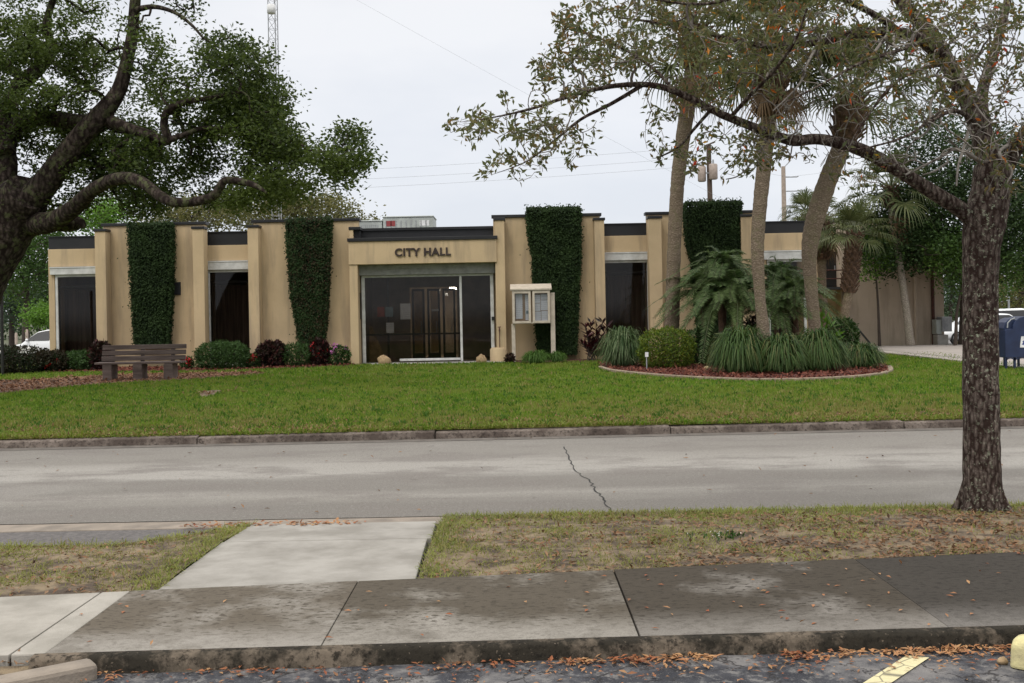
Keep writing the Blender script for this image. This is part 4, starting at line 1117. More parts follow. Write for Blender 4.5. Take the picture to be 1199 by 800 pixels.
# slim street lamps far away
Y = 78.0; x = XA(1181, Y); t = thing('street_lamp', 'far pale lamp post standing over the parked cars on the right', 'street lamp', (x, Y, -.5))
m_ = MB(); m_.tube([(x, Y, -.5), (x, Y, ZA(318, Y, 1181))], [.09, .06], 8); m_.build('pole', M['galv'], t)
m_ = MB(); m_.bar((x-.5, Y, ZA(318, Y, 1181)), (x+.1, Y, ZA(318, Y, 1181)), .15, .12); m_.build('lamp_head', M['galv'], t)
Y = 30.5; x = XA(1.5, Y); t = thing('sign_post', 'thin dark metal post at the left picture edge before the white cars', 'post', (x, Y, .1))
m_ = MB(); m_.tube([(x, Y, .02), (x, Y, ZA(338, Y, 0))], .045, 8); m_.build('pole', M['dark_frame'], t)
m_ = MB(); m_.tube([(x, Y, ZA(338, Y, 0)), (x, Y, ZA(337, Y, 0)+.03)], [.06, .03], 8); m_.build('cap', M['dark_frame'], t)
for px, pt, lab in ((18, 384, 'shorter pale bollard behind the white cars at the far left'), (30.5, 380, 'taller pale bollard behind the white cars at the far left')):
    Y = 56.0; x = XA(px, Y); m_ = MB(); zt_ = ZA(pt, Y, px); m_.tube([(x, Y, -.5), (x, Y, zt_-.3), (x, Y, zt_-.25)], [.07, .07, .04], 10)
    tag(m_.build('bollard', M['pole_pale']), lab, 'bollard')

# ------------------------------------------------------------------ cars
def make_car(name, label, paint, x, y, rz, z, L=4.6, H=1.45, W=1.78, kind='sedan'):
    t = thing(name, label, 'car', (0, 0, 0), 'parked cars')
    if kind == 'sedan':
        top = [(0, .30, .62), (.03, .58, .72), (.16, .72, .80), (.28, .84, .86), (.42, 1.36, .72), (.52, 1.45, .70), (.66, 1.42, .69), (.80, 1.02, .78), (.93, .96, .80), (.985, .82, .76), (1, .45, .66)]
        gh = (.28, .42, .66, .80)
    else:
        top = [(0, .34, .62), (.02, .72, .74), (.16, .90, .82), (.27, 1.0, .86), (.38, 1.55, .74), (.5, 1.68, .72), (.8, 1.66, .70), (.93, 1.15, .80), (.985, 1.0, .78), (1, .5, .68)]
        gh = (.27, .38, .80, .93)
    hs = H/ max(a[1] for a in top)
    belt = .92*hs if kind == 'sedan' else 1.05*hs
    st = np.linspace(0, 1, 41); tx = np.array([a[0] for a in top]); tz = np.array([a[1] for a in top])*hs
    V = []; n = 13
    for s_ in st:
        zt_ = np.interp(s_, tx, tz); hw = W/2*(1-.12*max(0, (abs(s_-.5)-.36)/.14)**2)
        zbm = min(belt, zt_*.97); zlo = .24
        ring = []
        gw = hw*(1-.26*max(0, min(1, (zt_-belt)/(H-belt+1e-6)))) if zt_ > belt else hw*.93
        half = [(hw*.90, zlo), (hw*.985, zlo+.14), (hw, zlo+(zbm-zlo)*.6), (hw*.965, zbm), (gw*(.985), zbm+(zt_-zbm)*.55), (gw*.9, zbm+(zt_-zbm)*.93)]
        ring = half + [(0, zt_)] + [(-a_, b_) for a_, b_ in half[::-1]]
        V += [((s_-.5)*L, w_, h_) for w_, h_ in ring]
    Fc = [(i*n+k, (i+1)*n+k, (i+1)*n+k+1, i*n+k+1) for i in range(40) for k in range(n-1)]
    Fc += [(i*n, i*n+n-1, (i+1)*n+n-1, (i+1)*n) for i in range(40)] + [tuple(range(n)), tuple(range(40*n, 41*n))[::-1]]
    m_ = MB(); m_.add(V, Fc, True); m_.build('body', paint, t)
    # side windows, screens
    for sgn in (-1, 1):
        for (a_, b_) in ((gh[0]+.045, gh[1]+.115), (gh[1]+.125, gh[2]+.04)):
            V = []; 
            ss = np.linspace(a_, b_, 8)
            for s_ in ss:
                zt_ = float(np.interp(s_, tx, tz)); hw = W/2; gw = hw*(1-.26*max(0, min(1, (zt_-belt)/(H-belt))))
                z1 = max(belt+.03, belt+(zt_-belt)*.86); wlo = hw*.972; whi = gw*.935+.012
                V += [((s_-.5)*L, sgn*wlo, belt+.025), ((s_-.5)*L, sgn*whi, z1)]
            m_ = MB(); m_.add(V, [(2*i, 2*i+2, 2*i+3, 2*i+1) for i in range(7)]); m_.build('side_window', M['black_metal'], t)
    for (a_, b_, nm) in ((gh[0]+.015, gh[1]-.012, 'windscreen'), (gh[2]+.03, gh[3]-.015, 'rear_window')):
        V = []
        for s_ in (a_, b_):
            zt_ = float(np.interp(s_, tx, tz)); gw = W/2*(1-.26*max(0, min(1, (zt_-belt)/(H-belt))))*.84
            V += [((s_-.5)*L, -gw, zt_-.03), ((s_-.5)*L, 0, zt_+.012), ((s_-.5)*L, gw, zt_-.03)]
        m_ = MB(); m_.add(V, [(0, 1, 4, 3), (1, 2, 5, 4)]); m_.build(nm, M['black_metal'], t)
    for s_ in (.185, .80):
        for sgn in (-1, 1):
            c_ = ((s_-.5)*L, sgn*(W/2-.10), .32)
            m_ = MB(); m_.cyl((c_[0], c_[1]-.105, c_[2]), (c_[0], c_[1]+.105, c_[2]), .32, 24); wh = m_.build('wheel', M['tyre'], t, bevel=.02)
            m_ = MB(); yy = c_[1]+sgn*.106
            m_.cyl((c_[0], yy-.004, c_[2]), (c_[0], yy+.006, c_[2]), .06, 12)
            for k in range(5):
                a_ = 2*math.pi*k/5; m_.bar((c_[0], yy, c_[2]), (c_[0]+.21*math.cos(a_), yy, c_[2]+.21*math.sin(a_)), .012, .05, (0, 1, 0))
            m_.tube([(c_[0]+.21*math.cos(q), yy, c_[2]+.21*math.sin(q)) for q in np.linspace(0, 2*math.pi, 25)], .018, 5, False); m_.build('rim', M['rim'], wh)
    for sgn in (-1, 1):
        m_ = MB(); m_.sphere((-.475*L, sgn*W*.36, .66*hs), .14, 10, 6, (.7, 1.2, .6)); m_.build('headlight', M['chrome_light'], t)
        m_ = MB(); m_.sphere((.485*L, sgn*W*.37, .78*hs), .12, 10, 6, (.5, 1.2, .7)); m_.build('tail_light', M['tail_red'], t)
        m_ = MB(); m_.sphere(((gh[0]+.06-.5)*L, sgn*(W/2+.06), belt+.06), .09, 8, 6, (.6, 1, .7)); m_.build('mirror', paint, t)
    m_ = MB(); m_.box(-.5*L-.02, -.5*L+.05, -W*.36, W*.36, .3, .44); m_.build('bumper', M['dark_frame'], t, bevel=.02)
    t.location = (x, y, z); t.rotation_euler = (0, 0, rz)
    return t
Yc = 47.0
make_car('parked_car', 'white saloon whose rear half is hidden by the building corner', M['car_white'], XA(62, Yc), Yc, 0, float(gz(0, Yc))+.03, H=1.43)
make_car('parked_car', 'white car cut by the left picture edge behind the red flowered shrub', M['car_white'], XA(-42, Yc), Yc-.4, math.pi, float(gz(0, Yc))+.03, H=1.40)
Yc = 55.0
make_car('parked_car', 'white car nosing out between the annex corner and the oak trunk', M['car_white'], XA(1143, Yc), Yc, .08, float(gz(0, Yc))+.03, H=1.5, kind='suv')
make_car('parked_car', 'silver white sport utility car behind the blue mailbox', M['car_white'], XA(1206, Yc), Yc+1, math.pi, float(gz(0, Yc))+.03, L=4.8, H=1.72, kind='suv')

#PART3
# ------------------------------------------------------------------ foliage helpers
def unit(n):
    v = RNG.normal(size=(n, 3)); return v/np.linalg.norm(v, axis=1)[:, None]

def leaf_cloud(mb, C, L, W, up=.5, Lvar=.3, hang=0.0):
    n = len(C); D = unit(n); D[:, 2] = D[:, 2]*.6 - hang
    N = unit(n) + np.array((0, 0, up))
    mb.leaves(C, D, N, L*(1+Lvar*(RNG.random(n)*2-1)), W*(1+Lvar*(RNG.random(n)*2-1)))

class Tree:
    """limbs laid out by hand, then twigs grown from the nearest limb to each spray of foliage"""
    def __init__(self, tip_r=.006, expo=.45):
        self.pos = []; self.fix = []; self.par = []; self.chains = []; self.ok = []; self.tip_r = tip_r; self.expo = expo; self.tips = []
    def limb(self, pts, rr, per=6, attach=None, ok=True):
        p, r = smooth_path(pts, rr, per)
        idx = [] if attach is None else [attach]
        for a, b in zip(p, r):
            self.par.append(idx[-1] if idx else -1); self.pos.append(a); self.fix.append(b); self.ok.append(ok); idx.append(len(self.pos)-1)
        self.chains.append(('limb', idx if attach is None else idx[1:]))
        return idx
    def grow(self, targets, steps=5, bend=.25, droop=0.0, wig=.04):
        P0 = np.array(self.pos); ok0 = np.array(self.ok)
        cand = P0[ok0]
        d = np.array([np.min(((cand-t_)**2).sum(1)) for t_ in targets])
        order = np.argsort(d)
        cap = len(self.pos) + len(targets)*(steps+1)
        A = np.full((cap, 3), 1e6); A[:len(P0)][ok0] = P0[ok0]; n = len(P0)
        for ti in order:
            t_ = targets[ti]
            dd = ((A[:n]-t_)**2).sum(1); k = int(np.argmin(dd)); L = math.sqrt(dd[k]); s_ = self.pos[k]
            pd = (s_-self.pos[self.par[k]]) if self.par[k] >= 0 else np.array((0, 0, 1.)); pd = pd/(np.linalg.norm(pd)+1e-9)
            ctrl = s_ + pd*L*bend + (t_-s_)*.35 + np.array((0, 0, 1))*L*(.12) + RNG.normal(0, wig, 3)*L
            ns = max(2, min(steps, int(L/.12)+2)); idx = [k]
            for q in np.linspace(0, 1, ns+1)[1:]:
                p = (1-q)**2*s_ + 2*q*(1-q)*ctrl + q*q*t_ + RNG.normal(0, wig*.35, 3)*L*(q*(1-q)*4)
                p[2] -= droop*L*q*q
                self.pos.append(p); self.par.append(idx[-1]); self.fix.append(0); self.ok.append(True); idx.append(len(self.pos)-1)
                if n < cap: A[n] = p
                n += 1
            self.chains.append(('twig', idx)); self.tips.append(idx)
    def radii(self):
        n = len(self.pos); cnt = np.zeros(n)
        for idx in self.tips: cnt[idx[-1]] += 1
        for i in range(n-1, -1, -1):
            if self.par[i] >= 0: cnt[self.par[i]] += cnt[i]
        r = self.tip_r*np.maximum(cnt, 1)**self.expo
        fx = np.array(self.fix)
        r = np.where(fx > 0, fx, r)
        for i in range(n):
            if fx[i] == 0 and self.par[i] >= 0: r[i] = min(r[i], r[self.par[i]]*.95)
        return r
    def mesh(self, big_n=14, skip_below=0.0):
        r = self.radii(); pos = np.array(self.pos); limb = MB(); tw = MB()
        for kind, idx in self.chains:
            p = pos[idx]; q = r[idx].copy()
            if kind == 'limb':
                limb.tube(p, q, big_n if q.max() > .05 else 8, True, True, .05)
            else:
                q[0] = min(q[0], q[1]*1.25)
                if q.max() < skip_below: continue
                tw.tube(p, q, 6 if q.max() > .02 else (4 if q.max() > .009 else 3), False, True)
        return limb, tw

def region_targets(regs, total, depth, dvar, shape=1.0):
    """regs: (px, py, rx, ry, weight[, depth]) ellipses of foliage as seen, each given a real distance and thickness"""
    w = np.array([a[4] for a in regs], float); w /= w.sum(); out = []
    for a, wi in zip(regs, w):
        k = int(round(total*wi)); D0 = a[5] if len(a) > 5 else depth
        for _ in range(k):
            while True:
                x, y, z = RNG.uniform(-1, 1, 3)
                if x*x+y*y+z*z <= 1: break
            out.append(P(a[0]+x*a[2], a[1]+y*a[3], D0 + z*dvar))
    return np.array(out)

def thin(pts, q):
    return [(a[0], a[1], a[2]*q, a[3]) for a in pts]

def pathP(pts):
    """[(px, py, r_px, depth)] -> points and radii"""
    return [P(a[0], a[1], a[3]) for a in pts], [a[2]/F_PX*a[3] for a in pts]

# ------------------------------------------------------------------ foreground oak (right)
fo = thing('oak_tree', 'nearest tree, rough lichen spotted trunk on the right verge with twiggy sparse leaved limbs', 'tree', G(1151, 594, .06))
D0 = 8.24
T = Tree(.0022, .43)
tr_pts = [(1151, 618, 29, D0), (1151, 600, 25.5, D0), (1151, 588, 23.2, D0), (1150, 568, 21.6, D0), (1149, 500, 20.5, D0), (1148, 420, 20, D0), (1148, 340, 19.5, D0), (1149, 290, 21, D0), (1153, 262, 24, D0), (1160, 225, 22, D0), (1163, 195, 21, D0)]
it = T.limb(*pathP(tr_pts), per=6, ok=False)
iA = T.limb(*pathP(thin([(1150, 272, 13, D0), (1128, 248, 12.5, D0-.03), (1100, 230, 11.5, D0-.1), (1062, 206, 10.5, D0-.2), (1018, 180, 10.5, D0-.3), (985, 168, 9.5, D0-.4), (955, 163, 8.5, D0-.45), (930, 165, 8.5, D0-.5), (905, 158, 7.5, D0-.6), (880, 148, 7, D0-.65), (845, 134, 6.2, D0-.7), (810, 116, 5.5, D0-.75), (775, 102, 5, D0-.8), (740, 99, 4.2, D0-.85), (700, 104, 3.6, D0-.9), (660, 115, 3, D0-.95), (620, 128, 2.2, D0-1), (575, 138, 1.0, D0-1.05), (540, 143, .4, D0-1.1)], .74)))
T.limb(*pathP(thin([(752, 100, 3.6, D0-.83), (715, 122, 3, D0-.8), (680, 140, 2.4, D0-.75), (645, 168, 1.9, D0-.7), (615, 190, 1.0, D0-.65), (575, 205, .3, D0-.6)], .74)))
T.limb(*pathP(thin([(833, 128, 3, D0-.7), (812, 152, 2.4, D0-.6), (795, 172, 1.8, D0-.5), (770, 185, 1.2, D0-.4)], .74)))
T.limb(*pathP(thin([(855, 138, 3.5, D0-.7), (880, 110, 3, D0-.9), (905, 85, 2.5, D0-1.1), (930, 50, 2, D0-1.3), (945, 10, 1.5, D0-1.4)], .74)))
T.limb(*pathP(thin([(790, 108, 3.2, D0-.78), (770, 85, 2.6, D0-.6), (735, 60, 2.1, D0-.4), (690, 40, 1.5, D0-.2), (650, 25, 1, D0)], .74)))
iB = T.limb(*pathP(thin([(1163, 205, 19, D0), (1152, 165, 17, D0+.1), (1135, 120, 15, D0+.2), (1110, 75, 13, D0+.3), (1090, 40, 12, D0+.35), (1062, 10, 10, D0+.4), (1030, -30, 8, D0+.4), (990, -60, 6, D0+.3)], .74)))
T.limb(*pathP(thin([(1108, 72, 11, D0+.3), (1075, 45, 10, D0+.1), (1040, 38, 9, D0-.1), (1000, 40, 7.5, D0-.3), (955, 50, 5.5, D0-.5), (905, 55, 4.2, D0-.6), (850, 45, 3.2, D0-.6), (790, 30, 2.4, D0-.5), (720, 20, 1.6, D0-.3)], .74)))
T.limb(*pathP(thin([(1060, 42, 6, D0), (1020, 15, 5, D0-.3), (970, -5, 4, D0-.6), (900, -10, 3.2, D0-.9), (820, 5, 2.4, D0-1.1), (740, -5, 1.6, D0-1.2)], .74)))
T.limb(*pathP(thin([(1168, 215, 15, D0), (1188, 175, 13, D0-.1), (1215, 140, 11, D0-.3), (1250, 90, 9, D0-.4), (1290, 20, 7, D0-.5)], .74)))
T.limb(*pathP(thin([(1163, 200, 13, D0+.05), (1155, 160, 11, D0+.2), (1150, 110, 9, D0+.5), (1165, 60, 7.5, D0+.8), (1180, 0, 6, D0+1), (1190, -60, 4, D0+1.2)], .74)))
T.limb(*pathP(thin([(1128, 105, 6, D0+.2), (1108, 78, 3.5, D0-.2), (1075, 82, 3, D0-.6), (1045, 100, 2.4, D0-.8), (1020, 130, 1.7, D0-.9), (1000, 160, 1, D0-1)], .74)))
T.limb(*pathP(thin([(1150, 150, 5, D0), (1120, 130, 3.5, D0-.5), (1090, 142, 2.6, D0-.8), (1060, 160, 2, D0-1), (1020, 172, 1.4, D0-1.1), (980, 178, .8, D0-1.2)], .74)))
T.limb(*pathP(thin([(1090, 45, 4, D0+.3), (1050, 60, 3, D0-.6), (1005, 75, 2.4, D0-1), (960, 100, 1.8, D0-1.3), (920, 120, 1.2, D0-1.4)], .74)))
regs = [(750, 30, 110, 60, 3.0, D0-.6), (690, 75, 70, 45, 1.7, D0-.7), (630, 135, 85, 36, .75, D0-.9), (640, 165, 65, 38, .7, D0-.7), (800, 150, 50, 55, .9, D0-.5), (860, 60, 80, 75, 3.4, D0-.7),
        (950, 30, 80, 60, 2.8, D0-.6), (560, 150, 40, 22, .25, D0-1), (600, 195, 40, 18, .25, D0-.6), (900, -40, 200, 50, 2.5, D0-.4), (1050, 90, 80, 70, 1.6, D0-.7), (1150, 60, 90, 80, 2.4, D0-.1), (1180, 180, 60, 60, .8, D0-.3), (900, 165, 60, 35, .7, D0-.6), (870, 180, 40, 30, .4, D0-.5),
        (1010, 200, 40, 30, .3, D0-.3), (1100, 30, 90, 50, 1.6, D0), (1270, 50, 120, 120, 2, D0)]
tg = region_targets(regs, 1750, D0, .75)
T.grow(tg, 6, .3, .05, .075)
# long bare pale twigs hanging below the limbs
bare = Tree(.003, .4)
for pts in ([(1150, 190, 3, D0-.2), (1120, 175, 2, D0-.5), (1100, 185, 1.6, D0-.6), (1060, 205, 1.2, D0-.7)], [(1135, 150, 2.4, D0-.4), (1128, 175, 2, D0-.5), (1122, 195, 1.6, D0-.55), (1120, 218, 1, D0-.6)],
            [(1100, 100, 2.6, D0-.6), (1090, 120, 2, D0-.7), (1088, 150, 1.5, D0-.8), (1070, 165, 1, D0-.8)], [(1180, 170, 2.2, D0-.3), (1170, 180, 2, D0-.4), (1185, 200, 1.5, D0-.45), (1178, 215, .8, D0-.5)],
            [(1040, 40, 2.4, D0-.4), (1025, 60, 2, D0-.6), (1010, 85, 1.6, D0-.7), (985, 105, 1.2, D0-.8), (968, 120, .8, D0-.8)], [(960, 48, 2, D0-.6), (945, 75, 1.7, D0-.8), (935, 100, 1.3, D0-.9), (905, 130, .9, D0-1)],
            [(1150, 60, 2.4, D0-.1), (1125, 90, 2, D0-.3), (1140, 120, 1.4, D0-.5), (1155, 140, .9, D0-.6)], [(900, 160, 1.4, D0-.6), (885, 185, 1.1, D0-.5), (866, 205, .9, D0-.5), (850, 210, .6, D0-.5)],
            [(690, 108, 1.1, D0-.9), (672, 128, .9, D0-.9), (655, 170, .7, D0-.9), (630, 180, .5, D0-.9)], [(1110, 190, 1.6, D0-.5), (1095, 200, 1.2, D0-.6), (1080, 205, .8, D0-.6)]):
    bare.limb(*pathP(pts), per=5)
bt = np.array([P(RNG.uniform(880, 1200), RNG.uniform(10, 195), D0-RNG.uniform(.2, 1.0)) for _ in range(650)])
bare.grow(bt, 5, .25, .05, .07)
limb, tw = T.mesh(18)
tb = limb
c0 = G(1151, 594, .06)
for a_ in (.2, 1.5, 2.9, 3.7, 4.5, 5.4):
    q_ = RNG.uniform(.85, 1.25); ra = np.array((math.cos(a_), math.sin(a_), 0))
    p_, r_ = smooth_path([c0+ra*.105+np.array((0, 0, .22)), c0+ra*.150+np.array((0, 0, .06)), c0+ra*.19*q_+np.array((0, 0, -.035))], [.03, .038, .028], 5); tb.tube(p_, r_, 8)
tb.build('trunk', M['bark_front'], fo)
o_t = tw.build('branches', M['twig'], fo)
M['twig_pale'] = simple('twig_pale', (.24, .22, .19), .9, (.13, .11, .095), 9)
rb_ = bare.radii(); pb_ = np.array(bare.pos)
root_of = {}
def rootk(i):
    while bare.par[i] >= 0: i = bare.par[i]
    return i
for kind, idx in bare.chains:
    if kind == 'limb': root_of[rootk(idx[0])] = MB()
for kind, idx in bare.chains:
    root_of[rootk(idx[0])].tube(pb_[idx], rb_[idx], 5 if kind == 'limb' else 3, True)
for m_ in root_of.values(): m_.build('bare_twig', M['twig_pale'], fo)
lm = MB(); ly = MB(); C = []; D = []
for idx in T.tips:
    k = RNG.integers(5, 12); p = [T.pos[i] for i in idx[-4:]]
    for _ in range(k):
        q = RNG.random(); i = min(int(q*(len(p)-1)), len(p)-2); f = q*(len(p)-1)-i
        b = p[i]*(1-f)+p[i+1]*f; C.append(b + RNG.normal(0, .02, 3)); d = (p[i+1]-p[i]); d = d/(np.linalg.norm(d)+1e-6); D.append(d*.5 + RNG.normal(0, .6, 3) + np.array((0, 0, -.1)))
C = np.array(C); D = np.array(D); nl = len(C)
sel = (RNG.random(nl) < .035) & (C[:, 0] > 1.2)
for mb_, s_ in ((lm, ~sel), (ly, sel)):
    mb_.leaves(C[s_], D[s_], unit(s_.sum())+np.array((0, 0, .5)), .052*(1+.5*(RNG.random(s_.sum())-.5)), .021*(1+.4*(RNG.random(s_.sum())-.5)), .2)
lm.build('crown', M['leaf_front'], fo); ly.build('autumn_leaves', M['leaf_yellow'], fo)

# ------------------------------------------------------------------ live oak (left)
lo_ = thing('live_oak', 'huge dark spreading live oak with crooked mossy limbs filling the upper left', 'tree', P(-75, 455, 22.5)*np.array((1, 1, 0)) + np.array((0, 0, .1)))
D1 = 22.5
T = Tree(.011, .46)
T.limb(*pathP(thin([(-80, 462, 66, D1), (-72, 440, 56, D1), (-55, 380, 50, D1), (-32, 320, 47, D1), (-8, 280, 45, D1), (15, 250, 40, D1), (32, 225, 30, D1-.3)], .84)), ok=False)
T.limb(*pathP(thin([(-5, 275, 30, D1), (0, 235, 24, D1+.3), (8, 200, 19, D1+.5), (8, 170, 17, D1+.7), (22, 145, 15, D1+.7), (45, 137, 15, D1+.4), (85, 143, 16, D1), (118, 145, 16, D1-.3)], .62)))
T.limb(*pathP(thin([(20, 250, 32, D1), (45, 225, 26, D1-.3), (72, 190, 22, D1-.5), (95, 160, 20, D1-.6), (118, 135, 19, D1-.6), (138, 108, 14, D1-.6), (148, 75, 12, D1-.6), (155, 40, 10.5, D1-.6), (158, 5, 10, D1-.7), (164, -40, 8, D1-.8), (190, -90, 6, D1-1)], .62)))
T.limb(*pathP(thin([(125, 140, 13, D1-.5), (150, 150, 10, D1-.8), (175, 158, 9, D1-1), (196, 165, 9, D1-1.2), (192, 145, 7.5, D1-1.3), (198, 128, 7, D1-1.4), (220, 119, 5.5, D1-1.5), (250, 114, 4, D1-1.6), (280, 108, 2.5, D1-1.8)], .62)))
T.limb(*pathP(thin([(196, 165, 6.5, D1-1.2), (215, 158, 5, D1-1.3), (240, 150, 4, D1-1.2), (275, 152, 3.6, D1-1), (300, 152, 3.4, D1-.8), (320, 160, 3, D1-.8), (345, 163, 2.8, D1-1), (360, 175, 2.2, D1-1.2), (385, 178, 1.5, D1-1.4)], .62)))
T.limb(*pathP(thin([(35, 262, 24, D1), (60, 260, 20, D1-.5), (85, 245, 16, D1-1), (110, 222, 13, D1-1.5), (140, 209, 12, D1-2), (165, 213, 11, D1-2.3), (188, 230, 10, D1-2.6), (205, 237, 9.5, D1-2.8), (235, 235, 9, D1-3), (252, 228, 8.5, D1-3.1), (263, 212, 7.5, D1-3.2), (283, 213, 6.5, D1-3.3), (300, 218, 5, D1-3.4), (312, 226, 2, D1-3.5)], .62)))
T.limb(*pathP(thin([(60, 258, 18, D1), (78, 262, 16, D1-.2), (92, 262, 13, D1-.3), (94, 268, 8, D1-.3)], .62)))
T.limb(*pathP(thin([(8, 180, 16, D1+.4), (2, 140, 15, D1+.8), (20, 105, 15, D1+1), (45, 80, 13, D1+1), (60, 60, 9, D1+.9), (55, 25, 7, D1+.7), (70, -20, 5, D1+.5)], .62)))
T.limb(*pathP(thin([(60, 72, 5, D1+.9), (78, 82, 4.5, D1+.6), (95, 95, 4, D1+.3), (118, 113, 3.2, D1)], .62)))
T.limb(*pathP(thin([(-10, 290, 30, D1), (-60, 230, 24, D1-.5), (-130, 170, 20, D1-1), (-220, 120, 14, D1-1.5), (-300, 60, 8, D1-2)], .62)))
T.limb(*pathP(thin([(157, 12, 6, D1-.7), (180, 8, 4.5, D1-1), (205, 15, 3.5, D1-1.3), (225, 30, 2.8, D1-1.5), (238, 45, 2, D1-1.6)], .62)))
regs = [(55, 40, 100, 52, 4.8, D1+.3), (15, 95, 60, 45, 1.8, D1-1), (100, 90, 30, 25, .4, D1-1), (190, 45, 55, 55, .5, D1-1), (215, 75, 40, 30, .5, D1-1), (268, 82, 52, 44, 2.0, D1-1.3), (300, 112, 42, 36, 1.3, D1-1), (250, 125, 60, 35, 1.2, D1-.5), (325, 150, 50, 42, 2.0, D1-.8), (230, 165, 85, 42, 2.8, D1-.4),
        (175, 190, 75, 42, 2.6, D1), (388, 178, 46, 32, 1.9, D1-1.2), (320, 198, 62, 40, 2.2, D1-.8), (400, 198, 30, 24, .7, D1-1), (95, 190, 75, 42, 2.4, D1+.8), (35, 185, 60, 50, 2.2, D1+.6), (150, 235, 75, 20, 1.3, D1+.4), (55, 228, 60, 28, 1.2, D1+1), (215, 243, 45, 14, .6, D1),
        (262, 228, 48, 22, 1.1, D1-.4), (330, 232, 30, 14, .35, D1-.6), (120, -60, 240, 55, 3.5, D1), (-130, 60, 130, 110, 3, D1-1), (130, 160, 60, 34, 1.3, D1+.8), (60, 130, 60, 30, 1.0, D1+.8), (185, 120, 45, 30, .8, D1+.4), (275, 150, 50, 28, 1.2, D1-1)]  # includes foliage out of view at the left, added for its shadow
from mathutils import noise as mnoise
regs = [(a[0], a[1], a[2], a[3], a[4], a[5]+.45) for a in regs]
tg = region_targets(regs, 3300, D1, 2.0)
tg = tg[[mnoise.noise(Vector(p*.95)) + .45*mnoise.noise(Vector(p*2.4)) > .06 for p in tg]]
T.grow(tg, 6, .3, .05, .10)
limb, tw = T.mesh(20)
limb.build('trunk', M['bark_oak'], lo_); tw.build('branches', M['bark_oak'], lo_)
cs = []
for idx in T.tips:
    p = T.pos[idx[-1]]; p2 = T.pos[idx[-2]]
    k = RNG.integers(48, 84)
    q = RNG.random((k, 1)); cs.append(p*(q) + p2*(1-q) + RNG.normal(0, 1, (k, 3))*np.array((.15, .15, .11)))
mbl = MB(); leaf_cloud(mbl, np.concatenate(cs), .092, .046, .6); mbl.build('crown', M['leaf_live'], lo_)
# ball moss and dead twigs are part of the branches above

# ------------------------------------------------------------------ background trees
def bg_tree(label, px, base_py, Y, regs, n, mat, leaf=.16, r_px=5, bark='bark_far', dvar=2.5, per=(40, 60), spread=.45, name='broadleaf_tree', group='trees behind the city hall', branch=True):
    base = np.array((XA(px, Y, base_py), Y, float(gz(0, Y))-.1))
    t = thing(name, label, 'tree', base, group)
    cx = sum(a[0]*a[4] for a in regs)/sum(a[4] for a in regs); cy = sum(a[1]*a[4] for a in regs)/sum(a[4] for a in regs)
    T = Tree(.018, .45); top = P(cx, cy, Y); r0 = r_px/F_PX*Y
    mid = base*.5 + top*.5; mid[0] = base[0]*.75+top[0]*.25
    T.limb([base, base*.7+mid*.3, mid, top], [r0*1.25, r0, r0*.75, r0*.25])
    tg = region_targets(regs, n, Y, dvar); T.grow(tg, 4, .3, .03, .08)
    limb, tw = T.mesh(10, .012)
    limb.build('trunk', M[bark], t)
    if branch and tw.n: tw.build('branches', M[bark], t)
    cs = []
    for q in tg:
        k = RNG.integers(*per); cs.append(q + RNG.normal(0, 1, (k, 3))*np.array((spread, spread, spread*.65)))
    m_ = MB(); leaf_cloud(m_, np.concatenate(cs), leaf, leaf*.55, .6); m_.build('crown', M[mat], t)
    return t
# right: big dark oak over the annex
bg_tree('dense dark oak hanging over the annex wall, its thick trunk left of the foreground trunk', 1130, 402, 39.6, [(1055, 265, 42, 46, 1.5), (1040, 298, 34, 24, .8), (1095, 250, 60, 60, 2.2), (1140, 210, 90, 60, 2.6), (1180, 290, 60, 45, 2.2), (1195, 230, 60, 60, 1.6), (1085, 292, 28, 28, .8), (1230, 260, 60, 80, 1.5), (1110, 160, 80, 40, 1.2)], 900, 'leaf_dark', .13, 7, dvar=2.4, per=(45, 70), spread=.34)
bg_tree('brighter green young tree whose leaves show between the palms and the dark oak', 1118, 404, 38.2, [(1115, 300, 24, 34, 1.3), (1125, 325, 22, 20, .7), (1100, 285, 18, 18, .6), (1185, 310, 26, 28, .8), (1165, 345, 20, 14, .3)], 110, 'leaf_green', .12, 2.2, dvar=1.0, per=(38, 60), spread=.28)
bg_tree('small bright green tree tuft against the annex wall left of the leaning slim palm', 1030, 404, 39.0, [(1022, 283, 16, 18, 1), (1030, 300, 16, 22, .7), (1012, 318, 10, 12, .3)], 48, 'leaf_bright', .11, 1.8, dvar=.8, per=(34, 55), spread=.24)
# right far
bg_tree('far pale green tree above the parked cars, rightmost in the gap', 1190, 395, 84, [(1190, 330, 30, 30, 1), (1180, 355, 25, 14, .5), (1225, 320, 40, 50, 1)], 90, 'leaf_olive', .22, 4, dvar=3, spread=.7)
bg_tree('far dark pine with a pale trunk between the annex and the oak trunk', 1113, 396, 80, [(1112, 340, 22, 30, 1), (1120, 300, 26, 30, .8)], 60, 'leaf_pine', .24, 2.5, dvar=2.5, spread=.7)
bg_tree('far dark green tree behind the foreground trunk on the right', 1155, 396, 92, [(1150, 345, 40, 36, 1), (1150, 300, 50, 40, 1), (1130, 370, 40, 16, .6)], 110, 'leaf_dark', .28, 5, dvar=4, spread=.8)
bg_tree('distant round tree filling the far right edge behind the mailbox', 1250, 396, 96, [(1240, 350, 60, 40, 1), (1215, 372, 40, 16, .6)], 90, 'leaf_green', .26, 5, dvar=4, spread=.8)
